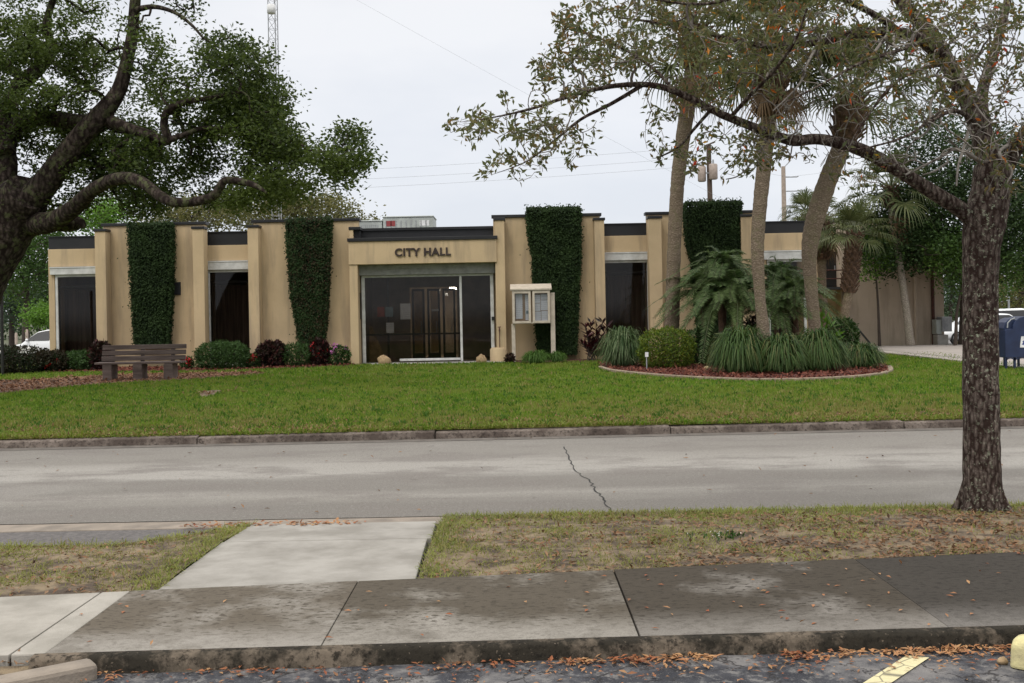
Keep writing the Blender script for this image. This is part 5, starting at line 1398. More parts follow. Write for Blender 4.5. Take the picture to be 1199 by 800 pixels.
# behind the building, left half
bg_tree('olive toned tree top rising behind the middle of the left roof', 330, 400, 66, [(370, 247, 48, 16, 1.4), (300, 250, 45, 18, 1.2), (330, 238, 28, 12, .6), (420, 262, 24, 8, .4), (380, 236, 14, 6, .2)], 190, 'leaf_olive', .2, 5, dvar=3, per=(34, 52), spread=.5)
bg_tree('olive green tree top showing over the left roof next to the lattice mast', 235, 400, 70, [(245, 250, 45, 18, 1.2), (200, 255, 36, 16, .8), (270, 240, 20, 12, .4)], 120, 'leaf_olive', .2, 5, dvar=3, spread=.55)
bg_tree('bright green tree top between the oak limb and the left parapet', 118, 400, 62, [(112, 258, 26, 16, 1.1), (128, 245, 24, 16, .8)], 60, 'leaf_bright', .2, 4, dvar=2.5, spread=.5)
# left edge
bg_tree('mid green tree under the live oak limb, left of the building corner', 30, 400, 58, [(25, 320, 32, 36, 1.3), (50, 300, 22, 40, 1), (10, 290, 30, 30, .8), (55, 260, 30, 24, .5)], 130, 'leaf_green', .19, 5, dvar=2.5, spread=.5)
bg_tree('grey green pine with drooping boughs at the far left behind the white cars', 14, 400, 64, [(16, 350, 26, 20, 1), (20, 368, 24, 12, .6), (0, 340, 20, 20, .6)], 60, 'leaf_pine', .22, 4, dvar=2, spread=.5)
bg_tree('dark tree in the shadow gap beside the left wall corner', 62, 400, 68, [(48, 340, 26, 34, 1), (72, 320, 24, 60, 1), (30, 300, 40, 40, .6)], 110, 'leaf_dark', .22, 4, dvar=2.5, spread=.55)
bg_tree('bright low bush like tree right behind the white saloon', 44, 402, 53, [(44, 372, 15, 12, 1), (56, 366, 10, 12, .5)], 40, 'leaf_bright', .14, 2, dvar=1, spread=.3)
bg_tree('tall far dark tree beyond the left picture edge', -40, 400, 74, [(-40, 330, 60, 60, 1), (-20, 280, 50, 40, .8)], 110, 'leaf_dark', .25, 5, dvar=3, spread=.7)
# continuous wood on the horizon
far_w = MB(); cs = []
for x_ in np.arange(-260, 261, 2.2):
    if -16 < x_/150*100 < 30 and False: continue
    hh = 5.2 + 1.4*math.sin(x_*.13) + 1.0*math.sin(x_*.37+2)
    inner = -40 < x_ < 52
    if inner: hh = min(hh, 4.6)
    for _ in range(5):
        c_ = np.array((x_ + RNG.normal(0, 1.2), 128 + RNG.normal(0, 3), -.5 + hh*RNG.uniform(.1, .92))); cs.append(c_ + RNG.normal(0, 1, (46, 3))*np.array((1.0, 1.0, .6)))
leaf_cloud(far_w, np.concatenate(cs), .5, .34, .5); 
fw_ = far_w.build('distant_wood', M['leaf_dark']); fw_['kind'] = 'stuff'; fw_['label'] = 'continuous dark line of far trees along the horizon'; fw_['category'] = 'woodland'

# ------------------------------------------------------------------ palms
def fan_frond(mb, mbs, base, d, size, petiole, droop, dead=False):
    d = d/np.linalg.norm(d); up = np.array((0, 0, 1.)); side = np.cross(d, up); side /= (np.linalg.norm(side)+1e-6); nrm = np.cross(side, d)
    pts = []; 
    for q in np.linspace(0, 1, 5):
        p = base + d*petiole*q; p = p - up*droop*petiole*q*q*.5; pts.append(p)
    mbs.tube(pts, np.linspace(.022, .012, 5), 4, False)
    hub = pts[-1]; dd = pts[-1]-pts[-2]; dd /= np.linalg.norm(dd); n2 = np.cross(side, dd)
    nl = 26; ang = np.linspace(-1.95, 1.95, nl) + RNG.normal(0, .04, nl)
    B = np.repeat(hub[None], nl, 0) + dd[None]*(np.cos(ang)*.06)[:, None]
    Dv = np.cos(ang)[:, None]*dd[None] + np.sin(ang)[:, None]*side[None] + n2[None]*(.18 + .12*np.abs(np.sin(ang)))[:, None]
    Ls = size*(.72 + .28*np.cos(ang*.7))*RNG.uniform(.9, 1.08, nl)
    Dv = Dv/np.linalg.norm(Dv, axis=1)[:, None]; sd = np.cross(Dv, n2[None]); sd /= np.linalg.norm(sd, axis=1)[:, None]
    w = .055*size
    m1 = B + Dv*Ls[:, None]*.5; g = np.array((0, 0, -1.))
    m2 = B + Dv*Ls[:, None]*.78 + g*Ls[:, None]*(.10+droop*.10); tp = B + Dv*Ls[:, None]*.95 + g*Ls[:, None]*(.30+droop*.28)
    V = np.stack((B-sd*w*.25, B+sd*w*.25, m1+sd*w*.5, m1-sd*w*.5, m2+sd*w*.3, m2-sd*w*.3, tp+sd*w*.04, tp-sd*w*.04), 1)
    i = np.arange(nl)[:, None]*8
    mb.add(V.reshape(-1, 3), np.concatenate((i+np.array((0,1,2,3)), i+np.array((3,2,4,5)), i+np.array((5,4,6,7)))))

def sabal(label, trunk, nf=26, size=.85, petiole=1.1, boots=1.0, pale=False, brown=5, boot_r=1.0, name='palm_tree', group='cabbage palms by the city hall', boot_len=.9, low=-42):
    pts, rr = pathP(trunk); base = np.array(pts[0]); base[2] = float(gz(0, base[1]))
    t = thing(name, label, 'palm', base, group)
    sp, sr = smooth_path(pts, rr, 8)
    # slight ring relief
    fine = []; fr_ = []
    L = np.concatenate(([0], np.cumsum(np.linalg.norm(np.diff(sp, axis=0), axis=1))))
    for q in np.arange(0, L[-1], .06):
        fine.append([np.interp(q, L, sp[:, k]) for k in range(3)]); fr_.append(np.interp(q, L, sr)*(1+.012*math.sin(q*26)+.018*RNG.normal()))
    m_ = MB(); m_.tube(fine, fr_, 16, True, True, .04); m_.build('trunk', M['bark_palm_pale' if pale else 'bark_palm'], t)
    top = np.array(fine[-1]); ax = top - np.array(fine[-12]); ax /= np.linalg.norm(ax); r_t = fr_[-1]
    if boots > 0:
        m_ = MB(); m_.tube([top-ax*boot_len, top-ax*boot_len*.5, top, top+ax*.25], np.array([r_t*1.05, r_t*1.35, r_t*1.3, r_t*.6])*boot_r, 12)
        k = 0
        for h in np.arange(-boot_len, .2, .085):
            for j in range(7):
                a_ = 2*math.pi*(j/7 + (k*.38)); u = np.cross(ax, (1, .2, 0)); u /= np.linalg.norm(u); v = np.cross(ax, u)
                rd = u*math.cos(a_)+v*math.sin(a_); p0 = top + ax*h + rd*r_t*1.15*boot_r; p1 = p0 + rd*RNG.uniform(.09, .16)*boot_r + ax*RNG.uniform(.13, .2)
                m_.bar(p0, p1, .07*boot_r, .03, rd)
            k += 1
        m_.build('leaf_boots', M['boots'], t)
    gm, bm_, st, stb = MB(), MB(), MB(), MB()
    for k in range(nf):
        a_ = 2.399963*k + RNG.normal(0, .15); el = math.radians(np.interp(k/(nf-1), [0, 1], [80, low])) + RNG.normal(0, .08)
        d = np.array((math.cos(a_)*math.cos(el), math.sin(a_)*math.cos(el), math.sin(el)))
        fan_frond(gm, st, top + ax*.15 + d*.08, d, size*RNG.uniform(.85, 1.1), petiole*RNG.uniform(.8, 1.1), .35 + .4*(k/nf))
    for k in range(brown):
        a_ = RNG.uniform(0, 6.28); el = math.radians(RNG.uniform(-78, -58)); d = np.array((math.cos(a_)*math.cos(el), math.sin(a_)*math.cos(el), math.sin(el)))
        fan_frond(bm_, stb, top + ax*.05 + d*.1, d, size*.75, petiole*.7, .8)
    gm.build('crown', M['palm_leaf'], t); st.build('frond_stems', M['date_stem'], t)
    if brown: bm_.build('dead_fronds', M['palm_brown'], t); stb.build('dead_stems', M['palm_brown'], t)
    return t
sabal('tall palm with straight grey trunk, leftmost of three tall palms, left of the date palms', [(785, 425, 9.5, 29.5), (787, 370, 8.6, 29.5), (789, 300, 8, 29.5), (793, 220, 8, 29.5), (800, 160, 8.5, 29.5), (807, 115, 9, 29.5), (812, 75, 9.5, 29.5), (815, 40, 10, 29.5)], 30, 1.0, 1.3, 1, boot_r=1.25, low=-22)
sabal('middle of the three tall palms, trunk narrowing low down above the big grass clumps', [(895, 440, 11, 25.5), (894, 390, 7.5, 25.5), (890, 350, 6.2, 25.5), (887, 290, 7.6, 25.5), (890, 240, 8.2, 25.5), (895, 190, 8.6, 25.5), (899, 150, 9, 25.5), (902, 105, 9.5, 25.5), (904, 55, 10, 25.5)], 30, .95, 1.2, 1, boot_r=1.3, brown=5, low=-22, boot_len=1.6)
sabal('tall palm with strongly curved leaning trunk, rightmost of the three tall palms', [(955, 440, 8, 27), (954, 385, 7, 27), (949, 330, 7.4, 27), (948, 290, 9.5, 27), (955, 255, 11, 27), (968, 215, 11, 27), (982, 180, 10.5, 27), (992, 150, 12, 27), (998, 120, 12, 27)], 26, 1.05, 1.4, 1, boot_r=1.12, brown=0, low=4)
sabal('short palm with basket like boot trunk standing before the annex stair', [(986, 406, 6.5, 36), (989, 370, 5.6, 36), (995, 335, 5.6, 36), (998, 300, 7, 36), (1000, 282, 7.5, 36)], 24, .72, .75, 1, boot_r=.82, brown=0, boot_len=1.7, low=2)
sabal('slim leaning palm with a smooth pale trunk against the annex wall', [(1066, 404, 5.4, 38.5), (1062, 370, 4.4, 38.5), (1055, 320, 4.2, 38.5), (1048, 275, 4.2, 38.5), (1045, 250, 4.6, 38.5), (1044, 225, 5, 38.5)], 28, .9, 1.0, 1, pale=True, boot_r=1.1, brown=3, boot_len=.5, low=-30)
sabal('short dark skirted palm half hidden behind the curved palm trunk', [(966, 408, 5.4, 38), (966, 380, 5, 38), (963, 340, 4.8, 38), (962, 300, 5.4, 38), (962, 262, 5.6, 38)], 20, .7, .7, 1, boot_r=1.2, brown=5, boot_len=1.2)
sabal('far palm head just above the roof edge by the pale pole', [(942, 400, 5, 58), (942, 300, 4.5, 58), (942, 250, 4.5, 58)], 26, .8, .7, 0, brown=2)
def pinnate(mb, st, base, d, L, droop, leaf, n=50):
    d = d/np.linalg.norm(d); up = np.array((0, 0, 1.)); hz = np.array((d[0], d[1], 0)); hz /= (np.linalg.norm(hz)+1e-6)
    pts = []
    for q in np.linspace(0, 1, 9):
        pts.append(base + d*L*q + hz*L*.10*q*q - up*L*droop*q**2.1)
    pts = np.array(pts); st.tube(pts, np.linspace(.014, .004, 9), 4, False)
    tq = np.linspace(.16, 1, n); x = np.linspace(0, 1, 9)
    pos = np.stack([np.interp(tq, x, pts[:, k]) for k in range(3)], 1); tan = np.gradient(pos, axis=0); tan /= np.linalg.norm(tan, axis=1)[:, None]
    side = np.cross(tan, up); side /= (np.linalg.norm(side, axis=1)[:, None]+1e-6)
    for s_ in (-1, 1):
        ll = leaf*(.55+.45*np.sin(np.pi*np.clip(tq*1.02, 0, 1)**.8))*RNG.uniform(.85, 1.1, n)
        Dv = side*s_ + tan*.6 + np.cross(side, tan)*.2 - up[None]*.25 + RNG.normal(0, .09, (n, 3))
        mb.leaves(pos, Dv, np.cross(Dv, tan)+RNG.normal(0, .15, (n, 3)), ll, .019, .1)

def date_palm(label, stems, nf, L, leaf):
    t = thing('pygmy_date_palm', label, 'palm', np.array((XA(stems[0][0], stems[0][3], 430), stems[0][3], .1)), 'feathery date palms in the bed')
    for (px, py, bpx, Y) in stems:
        top = P(px, py, Y); base = np.array((XA(bpx, Y, 430), Y, .05))
        p_, r_ = smooth_path([base, base*.5+top*.5+np.array((.05, 0, 0)), top], [.085, .07, .08], 8)
        m_ = MB(); m_.tube(p_, r_*(1+.1*RNG.normal(size=len(r_))), 10, True, True, .15); m_.build('trunk', M['boots'], t)
        gm, st = MB(), MB()
        for k in range(nf):
            a_ = 2.399963*k + RNG.normal(0, .2); el = math.radians(np.interp(k/(nf-1), [0, .25, .65, 1], [86, 68, 38, 2])) + RNG.normal(0, .1)
            d = np.array((math.cos(a_)*math.cos(el), math.sin(a_)*math.cos(el), math.sin(el)))
            pinnate(gm, st, top + d*.05, d, L*RNG.uniform(.85, 1.12), RNG.uniform(.5, 1.05), leaf)
        gm.build('fronds', M['date_leaf'], t); st.build('frond_stems', M['date_stem'], t)
    return t
date_palm('fuller feathery date palm spreading left of the middle palm trunk', [(848, 318, 842, 29.0), (864, 345, 866, 28.4), (820, 342, 824, 29.4), (842, 352, 843, 28.4)], 50, 1.36, .25)
date_palm('feathery date palm clump partly hidden right of the middle palm trunk', [(912, 332, 916, 28.8), (930, 350, 930, 28.2), (906, 362, 908, 28.4)], 48, 1.28, .25)

# ------------------------------------------------------------------ ivy columns
def ivy(label, prof, Y, mat, dep=.42, dens=3600, bottom_thin=False):
    """prof: (py, px_left, px_right) from top to bottom"""
    zs = np.array([ZA(a[0], Y, 600*0+(a[1]+a[2])/2) for a in prof]); xl_ = np.array([XA(a[1], Y, a[0]) for a in prof]); xr_ = np.array([XA(a[2], Y, a[0]) for a in prof])
    t = thing('climbing_vine', label, 'climbing plant', ((xl_[0]+xr_[0])/2, YP, .1), 'clipped vines growing up the wall piers')
    o_ = np.argsort(zs); zs, xl_, xr_ = zs[o_], xl_[o_], xr_[o_]
    # woody mass inside
    zz = np.linspace(zs[0]+(1.5 if bottom_thin else .03), zs[-1]-.10, 24); m_ = MB(); V = []
    for z in zz:
        a_, b_ = np.interp(z, zs, xl_)+.10+RNG.normal(0, .02), np.interp(z, zs, xr_)-.10+RNG.normal(0, .02); y0 = YP - dep*.62; y1 = YP - .012
        V += [(a_, y1, z), (a_, y0+.05, z), (a_+.06, y0, z), (b_-.06, y0, z), (b_, y0+.05, z), (b_, y1, z)]
    Fv = [(i*6+k, i*6+(k+1) % 6, (i+1)*6+(k+1) % 6, (i+1)*6+k) for i in range(23) for k in range(6)]
    m_.add(V, Fv + [(0, 5, 4, 3, 2, 1), tuple(range(23*6, 24*6))])
    if bottom_thin:
        for k in range(9):
            xb = RNG.uniform(xl_[0]+.12, xr_[0]-.12); xt = RNG.uniform(xl_[0]+.05, xr_[0]-.05); p_, r_ = smooth_path([(xb, YP-.1, .05), ((xb+xt)/2+RNG.normal(0, .05), YP-.12, .9), (xt, YP-.15, 1.9)], [.022, .018, .014], 5); m_.tube(p_, r_, 6)
    m_.build('stems', M['ivy_core'], t)
    area = float(np.trapezoid(xr_-xl_, zs)) if hasattr(np, 'trapezoid') else float(np.trapz(xr_-xl_, zs))
    n = int(area*dens); z = RNG.uniform(zs[0], zs[-1], n); q = RNG.random(n); x_ph = RNG.uniform(0, 6)
    a_, b_ = np.interp(z, zs, xl_), np.interp(z, zs, xr_); wv = .022*np.sin(z*5.3+x_ph+q*4)+.014*np.sin(z*13+q*9)
    x = a_ + (b_-a_)*q; edge = np.minimum(x-a_, b_-x)
    y = YP - dep*np.clip(.35+.65*np.sqrt(np.clip(edge/.14, 0, 1)), 0, 1) + RNG.normal(0, .03, n) + wv*.6
    x = x + RNG.standard_t(3, n)*.022 + wv*np.sign(q-.5)*1.5
    # sides and top
    n2 = int((zs[-1]-zs[0])*dens*.4); z2 = RNG.uniform(zs[0], zs[-1], n2); sd = RNG.random(n2) < .5
    x2 = np.where(sd, np.interp(z2, zs, xl_), np.interp(z2, zs, xr_)) + RNG.normal(0, .03, n2); y2 = YP - RNG.uniform(0, dep, n2)
    n3 = int((xr_[-1]-xl_[-1])*dens*.6); x3 = RNG.uniform(xl_[-1], xr_[-1], n3); y3 = YP - RNG.uniform(-.15, dep, n3); z3 = zs[-1] + np.abs(RNG.normal(0, .045, n3)) - .03
    n4 = 90; x4 = RNG.choice(np.linspace(xl_[-1], xr_[-1], 9), n4) + RNG.normal(0, .05, n4); z4 = zs[-1] + RNG.random(n4)*.17; y4 = YP - RNG.uniform(0, dep, n4)
    C = np.concatenate((np.stack((x, y, z), 1), np.stack((x2, y2, z2), 1), np.stack((x3, y3, z3), 1), np.stack((x4, y4, z4), 1)))
    if bottom_thin:
        keep = RNG.random(len(C)) < np.clip((C[:, 2]-.2)/2.0+.22, 0, 1); C = C[keep]
    k = len(C); D = RNG.normal(0, .5, (k, 3)) + np.array((0, -.35, -.75)); N = np.array((0, -1., .35)) + RNG.normal(0, .45, (k, 3))
    m_ = MB(); m_.leaves(C, D, N, .058*RNG.uniform(.6, 1.4, k), .042*RNG.uniform(.7, 1.3, k), .12); m_.build('leaves', M[mat], t)
    return t
ivy('dark clipped vine column behind the bench, leftmost of the vines', [(262, 150, 199), (300, 151.5, 200), (350, 154, 198), (407, 158, 195)], YP-.4, 'ivy')
ivy('ragged vine tapering to bare stems at its foot, left of the glass entrance', [(257, 335, 386), (300, 337, 384), (345, 341, 382), (380, 347, 380), (412, 351, 376)], YP-.4, 'ivy_red', bottom_thin=True)
ivy('tallest and widest vine column, behind the notice board', [(244, 617.5, 679), (275, 620, 679), (300, 625, 679), (350, 626, 676), (415, 632, 674)], YP-.4, 'ivy')
ivy('short boxy vine top above the date palms', [(237, 803, 868), (262, 803.5, 868), (285, 806, 866), (305, 812, 862), (420, 822, 850)], YP-.4, 'ivy')

# ------------------------------------------------------------------ shrubs and clumps
def shrub(name, label, px, py, w_px, h_px, Y, mat, leaf=.07, n=2600, boxy=2.4, group=None, flowers=None, ground=.1, depth_f=.8, core=True, cat='shrub', lw=.5):
    c = P(px, py, Y); w = w_px/F_PX*Y/2; h = h_px/F_PX*Y
    z0 = float(lawn_z(c[0], Y)); zt = c[2]; h = max(h, zt - z0) if True else h
    t = thing(name, label, cat, (c[0], Y, z0), group)
    if core:
        m_ = MB()
        for k in range(9):
            a_ = RNG.uniform(0, 6.28); tip = np.array((c[0]+math.cos(a_)*w*.75, Y+math.sin(a_)*w*.6, z0+h*RNG.uniform(.6, .9)))
            p_, r_ = smooth_path([(c[0]+RNG.normal(0, .04), Y+RNG.normal(0, .04), z0-.03), np.array((c[0], Y, z0+h*.3))*.5+tip*.5, tip], [.018, .014, .005], 5); m_.tube(p_, r_, 5)
        m_.build('stems', M['bark_far'], t)
    n = int(n*2.1); v = unit(n); e = boxy
    s_ = 1/np.power((np.abs(v)**e).sum(1), 1/e)
    rr = np.where(RNG.random(n) < .82, RNG.normal(.95, .055, n), RNG.random(n)**.5)
    lump = 1 + .06*np.sin(v[:, 0]*9+px)*np.sin(v[:, 2]*8) + .05*np.sin(v[:, 0]*21+v[:, 1]*17)
    q = v*(s_*rr*lump)[:, None]
    C = np.stack((c[0]+q[:, 0]*w, Y+q[:, 1]*w*depth_f, z0+h*.5+q[:, 2]*h*.5), 1); C = C[C[:, 2] > z0+.01]
    nrm = v[:len(C)] if False else (C-np.array((c[0], Y, z0+h*.5))); nrm /= (np.linalg.norm(nrm, axis=1)[:, None]+1e-6)
    k = len(C); D = nrm*.5 + RNG.normal(0, .6, (k, 3)) + np.array((0, 0, .15)); N = nrm + RNG.normal(0, .5, (k, 3)) + np.array((0, 0, .5))
    m_ = MB(); m_.leaves(C, D, N, leaf*RNG.uniform(.7, 1.3, k), leaf*lw*RNG.uniform(.8, 1.2, k), .15); m_.build('leaves', M[mat], t)
    if flowers:
        fm, fn, fs, fz = flowers
        b = []; 
        for _ in range(fn):
            a_ = RNG.uniform(0, 6.28); zf_ = RNG.uniform(*fz); fc = np.array((c[0]+math.cos(a_)*w*.95*RNG.uniform(.3, 1), Y-abs(math.sin(a_))*w*depth_f, z0+h*zf_))
            b.append(fc + RNG.normal(0, fs*.4, (14, 3)))
        b = np.concatenate(b); m_ = MB(); m_.leaves(b, unit(len(b)), unit(len(b)), fs*.8, fs*.5); m_.build('flowers', M[fm], t)
    return t

# front of the left wall
shrub('shrub', 'wide dark shrub with white flower heads at the far left edge', 16, 407, 80, 30, 31.5, 'shrub_red', .08, 4200, 2.6, flowers=('white_flower', 12, .09, (.86, 1.0)))
shrub('shrub', 'dark shrub with a few red blooms at the building left corner', 62, 412, 34, 24, 31.8, 'shrub_red', .08, 1500, 2.3, flowers=('red_flower', 6, .09, (.3, .6)))
shrub('shrub', 'low dark shrub under the leftmost window behind the bench end', 95, 412, 46, 22, 32.2, 'bush_green', .08, 1600, 2.4)
shrub('croton', 'dark red shrub standing taller behind the left bench end', 118, 402, 24, 30, 32.0, 'croton', .12, 700, 2.2)
shrub('flowering_plant', 'small red bloom between the bench and the second pillar', 219, 419, 14, 14, 32.2, 'bush_green', .08, 240, 2, flowers=('red_flower', 4, .10, (.5, .9)), cat='plant')
shrub('shrub', 'round clipped green bush under the second window', 260, 401, 58, 29, 31.9, 'bush_green', .065, 3600, 2.8)
shrub('flowering_plant', 'small red flowering plant between the round bush and the third pillar', 296, 416, 20, 16, 32.2, 'bush_green', .08, 320, 2, flowers=('red_flower', 4, .08, (.4, 1.0)), cat='plant')
shrub('croton', 'dark maroon shrub right of the third pillar', 318, 402, 32, 26, 32.4, 'croton', .13, 1000, 2.3)
shrub('shrub', 'dark green spiky filler plant at the foot of the ragged vine', 347, 404, 40, 24, 32.5, 'bush_green', .12, 900, 2.2, lw=.25)
shrub('croton', 'upright red leaved plant right of the ragged vine stems', 374, 400, 20, 30, 32.4, 'croton', .13, 520, 2.1, flowers=('red_flower', 5, .09, (.3, .9)))
shrub('flowering_plant', 'green plant with pink blooms beside the left entrance post', 396, 406, 26, 22, 32.5, 'bush_green', .09, 520, 2.1, flowers=('pink_flower', 3, .10, (.75, 1.05)), cat='plant')
shrub('croton', 'tiny dark weed at the foot of the right entrance post', 597, 417, 10, 10, 32.3, 'croton', .08, 140, 2, cat='plant')

def clump(name, label, px, py_top, w_px, Y, mat, n=1100, wid=.018, droop=.8, group='mounded grass clumps', cat='grass clump', spread=1.0, core=.0):
    c = P(px, py_top, Y); z0 = float(lawn_z(c[0], Y)) + .02; h = (c[2]-z0)*1.03; w = w_px/F_PX*Y/2
    t = thing(name, label, cat, (c[0], Y, z0), group)
    n = int(n*1.25); a_ = RNG.uniform(0, 6.28, n); n = int(n*1.2); a_ = RNG.uniform(0, 6.28, n); rb = w*.42*np.sqrt(RNG.random(n)); B = np.stack((c[0]+np.cos(a_)*rb, Y+np.sin(a_)*rb*.9, np.full(n, z0)), 1)
    a2 = a_ + RNG.normal(0, .8, n); hz = np.stack((np.cos(a2), np.sin(a2), np.zeros(n)), 1); q = RNG.random(n)**.8
    R = w*(.06 + .84*q)*RNG.uniform(.7, 1.12, n); sk = RNG.random(n) < .25; H = h*np.clip(RNG.normal(.80, .17, n), .3, 1.12)*(1-.30*(rb/(w*.42))**2); H = np.where(sk, h*RNG.uniform(.25, .6, n), H); R = np.where(sk, w*RNG.uniform(.35, .8, n), R); A = 2.05 + 1.85*q*RNG.uniform(.8, 1.05, n); A = np.where(sk, RNG.uniform(3.4, 3.95, n), A)
    side = np.stack((-np.sin(a2), np.cos(a2), RNG.normal(0, .25, n)), 1); ts = np.array((0, .22, .45, .68, .86, 1)); wd = np.array((.6, 1, 1, .9, .6, .08))
    V = np.empty((n, 12, 3))
    for k_, (t_, w_) in enumerate(zip(ts, wd)):
        p_ = B + hz*(R*(t_**1.25))[:, None]; p_[:, 2] += H*(A*t_ - A*A/4*t_*t_); p_[:, 2] = np.maximum(p_[:, 2], z0+.01)
        V[:, 2*k_] = p_ - side*wid*.5*w_; V[:, 2*k_+1] = p_ + side*wid*.5*w_
    i = np.arange(n)[:, None]*12
    m_ = MB(); m_.add(V.reshape(-1, 3), np.concatenate([i + np.array((2*k_, 2*k_+1, 2*k_+3, 2*k_+2)) for k_ in range(5)])); m_.build('blades', M[mat], t)
    return t
clump('grass_clump', 'pale tipped grass clump left of the yellow green bush', 729, 386, 62, 28.6, 'liriope_pale', 1500, .026, .75)
clump('grass_clump', 'largest mounded grass clump, in front of the middle palm, left one of the row', 866, 387, 80, 24.9, 'liriope', 2400, .022, .85)
clump('grass_clump', 'mounded grass clump in the middle of the row behind the bed edging', 914, 394, 68, 24.6, 'liriope', 2200, .022, .85)
clump('grass_clump', 'mounded grass clump third along the row, before the curved palm', 957, 389, 72, 25.1, 'liriope', 2100, .022, .85)
clump('grass_clump', 'lower grass clump at the right tip of the palm bed', 1007, 403, 60, 25.7, 'liriope', 1500, .02, .9)
clump('grass_tuft', 'fresh green low grass tuft around the notice board posts', 628, 411, 40, 31.6, 'green_tuft', 700, .018, .8, group=None)
clump('grass_tuft', 'short green grass tuft at the foot of the tallest vine', 652, 412, 26, 31.9, 'green_tuft', 380, .018, .8, group=None)
shrub('shrub', 'rounded yellow green clipped bush between two grass clumps', 780, 385.5, 62, 44, 27.6, 'bush_yellow', .06, 4200, 2.6)
shrub('shrub', 'smaller darker green bush tucked behind the yellow green one', 818, 386, 40, 36, 28.8, 'bush_green', .06, 2400, 2.5)
shrub('shrub', 'dark green shrub between the curved palm and the annex', 985, 374, 36, 28, 31.5, 'bush_green', .09, 1500, 2.3)
shrub('shrub', 'broad leaved light green plant beside the curved palm trunk', 964, 372, 26, 34, 29.5, 'leaf_bright', .34, 46, 2.0, lw=.28, cat='plant')
shrub('croton', 'dark red plant showing between the date palm trunks', 883, 372, 26, 28, 29.5, 'croton', .13, 420, 2.2)

# ti plant with upright cane leaves, right of the tallest vine
def ti(label, px, py, canes, Y):
    t = thing('ti_plant', label, 'plant', (XA(px, Y, 420), Y, .1)); m_ = MB(); st = MB()
    for (cx_, cy_) in canes:
        top = P(cx_, cy_, Y+RNG.normal(0, .15)); base = np.array((XA(px+RNG.normal(0, 4), Y, 420), Y+RNG.normal(0, .1), .08)); p_, r_ = smooth_path([base, base*.5+top*.5+np.array((.03, 0, 0)), top], [.016, .014, .012], 4); st.tube(p_, r_, 6)
        n = 26; q = RNG.uniform(.35, 1, n); C = np.stack([np.interp(q, np.linspace(0, 1, len(p_)), p_[:, k]) for k in range(3)], 1)
        a_ = RNG.uniform(0, 6.28, n); D = np.stack((np.cos(a_), np.sin(a_), RNG.uniform(.2, 1.3, n)), 1); m_.leaves(C, D, np.array((0, 0, 1.))+RNG.normal(0, .4, (n, 3)), .30*RNG.uniform(.7, 1.1, n), .075, .15)
    st.build('canes', M['bark_far'], t); m_.build('leaves', M['ti'], t); return t
ti('tall dark maroon cane plant between the tallest vine and the third window', 694, 418, [(685, 380), (692, 378), (699, 384), (706, 377), (711, 382), (688, 395), (697, 398), (704, 396), (692, 408), (682, 402), (700, 410)], 32.4)
# little white plant tag in front of the yellow bush
p = G(757, 436, .13); tY = 26.6; xq = XA(757, tY, 415)
t = thing('plant_tag', 'small white marker stuck in front of the yellow green bush', 'marker', (xq, tY, .1))
m_ = MB(); m_.box(xq-.012, xq+.012, tY, tY+.02, .05, ZA(418, tY, 757)); m_.build('stake', M['galv'], t)
m_ = MB(); m_.box(xq-.035, xq+.045, tY-.01, tY+.01, ZA(418, tY, 757), ZA(412.5, tY, 757)); m_.build('plate', M['sign_white'], t)
p = G(828, 432, .13); m_ = MB(); m_.sphere((p[0], p[1], .15), .07, 8, 6, (1.3, .9, .7), .3); tag(m_.build('bed_stone', M['stone_tan']), 'single pale stone lying on the red mulch beside the large grass clump', 'stone')

# ------------------------------------------------------------------ grass, litter
M['grass'] = leaf_mat('grass', [(.055, .12, .014), (.11, .195, .021), (.17, .25, .034), (.08, .155, .018)], .35, .6, .45, (.20, .225, .05))
M['grass_dry'] = leaf_mat('grass_dry', [(.16, .16, .045), (.24, .195, .075), (.13, .15, .035), (.32, .25, .12)], .3, .7, 2.0)
M['grass_verge'] = leaf_mat('grass_verge', [(.13, .17, .035), (.18, .21, .05), (.22, .23, .06), (.12, .155, .03)], .3, .6, 2.0)
def in_poly(x, y, ring):
    r = np.array([[p[0], p[1]] for p in ring]); c = np.zeros(len(x), bool); j = len(r)-1
    for i in range(len(r)):
        cond = ((r[i, 1] > y) != (r[j, 1] > y)) & (x < (r[j, 0]-r[i, 0])*(y-r[i, 1])/(r[j, 1]-r[i, 1]+1e-12)+r[i, 0]); c ^= cond; j = i
    return c
MUL = [G(*p, .1) for p in ((-60,445),(0,446),(60,444),(120,440),(180,438),(240,437),(300,436),(312,438),(270,442),(220,446),(150,449),(90,453),(40,458),(0,462),(-60,466))]
DIRT = [G(*p, .1) for p in ((234,462),(240,459),(250,458),(259,458),(256,461),(250,464),(240,466),(233,465))]
WALLB = [G(*p, .1) for p in ((60,437),(150,436),(240,434.5),(330,432),(405,429.5),(415,428))] + [np.array((-4.9, 33.5, .1)), np.array((-14, 33.5, .1))]
drive_ring = [(e[0], e[1]) for e in edge] + [(60, 20), (60, 60), (edge[0][0], 60)]
def scatter_grass(n, y0, y1, half=.64):
    y = 1/(RNG.uniform(1/y1, 1/y0, n)); x = RNG.uniform(-half, half, n)*y; return x, y
gx, gy = scatter_grass(285000, 14.1, 33.0)
bad = in_poly(gx, gy, MUL) | in_poly(gx, gy, bed_ring) | in_poly(gx, gy, DIRT) | in_poly(gx, gy, WALLB) | in_poly(gx, gy, drive_ring) | (gy < far_kerb_y(gx)+.16) | ((gy > 32.5) & (gx > -5) & (gx < 4))
edge_zone = (gy < 15.3 + .4*np.sin(gx*1.7))
thin = edge_zone & (RNG.random(len(gx)) < .35)
ok = ~bad & ~thin; gx, gy = gx[ok], gy[ok]; n = len(gx)
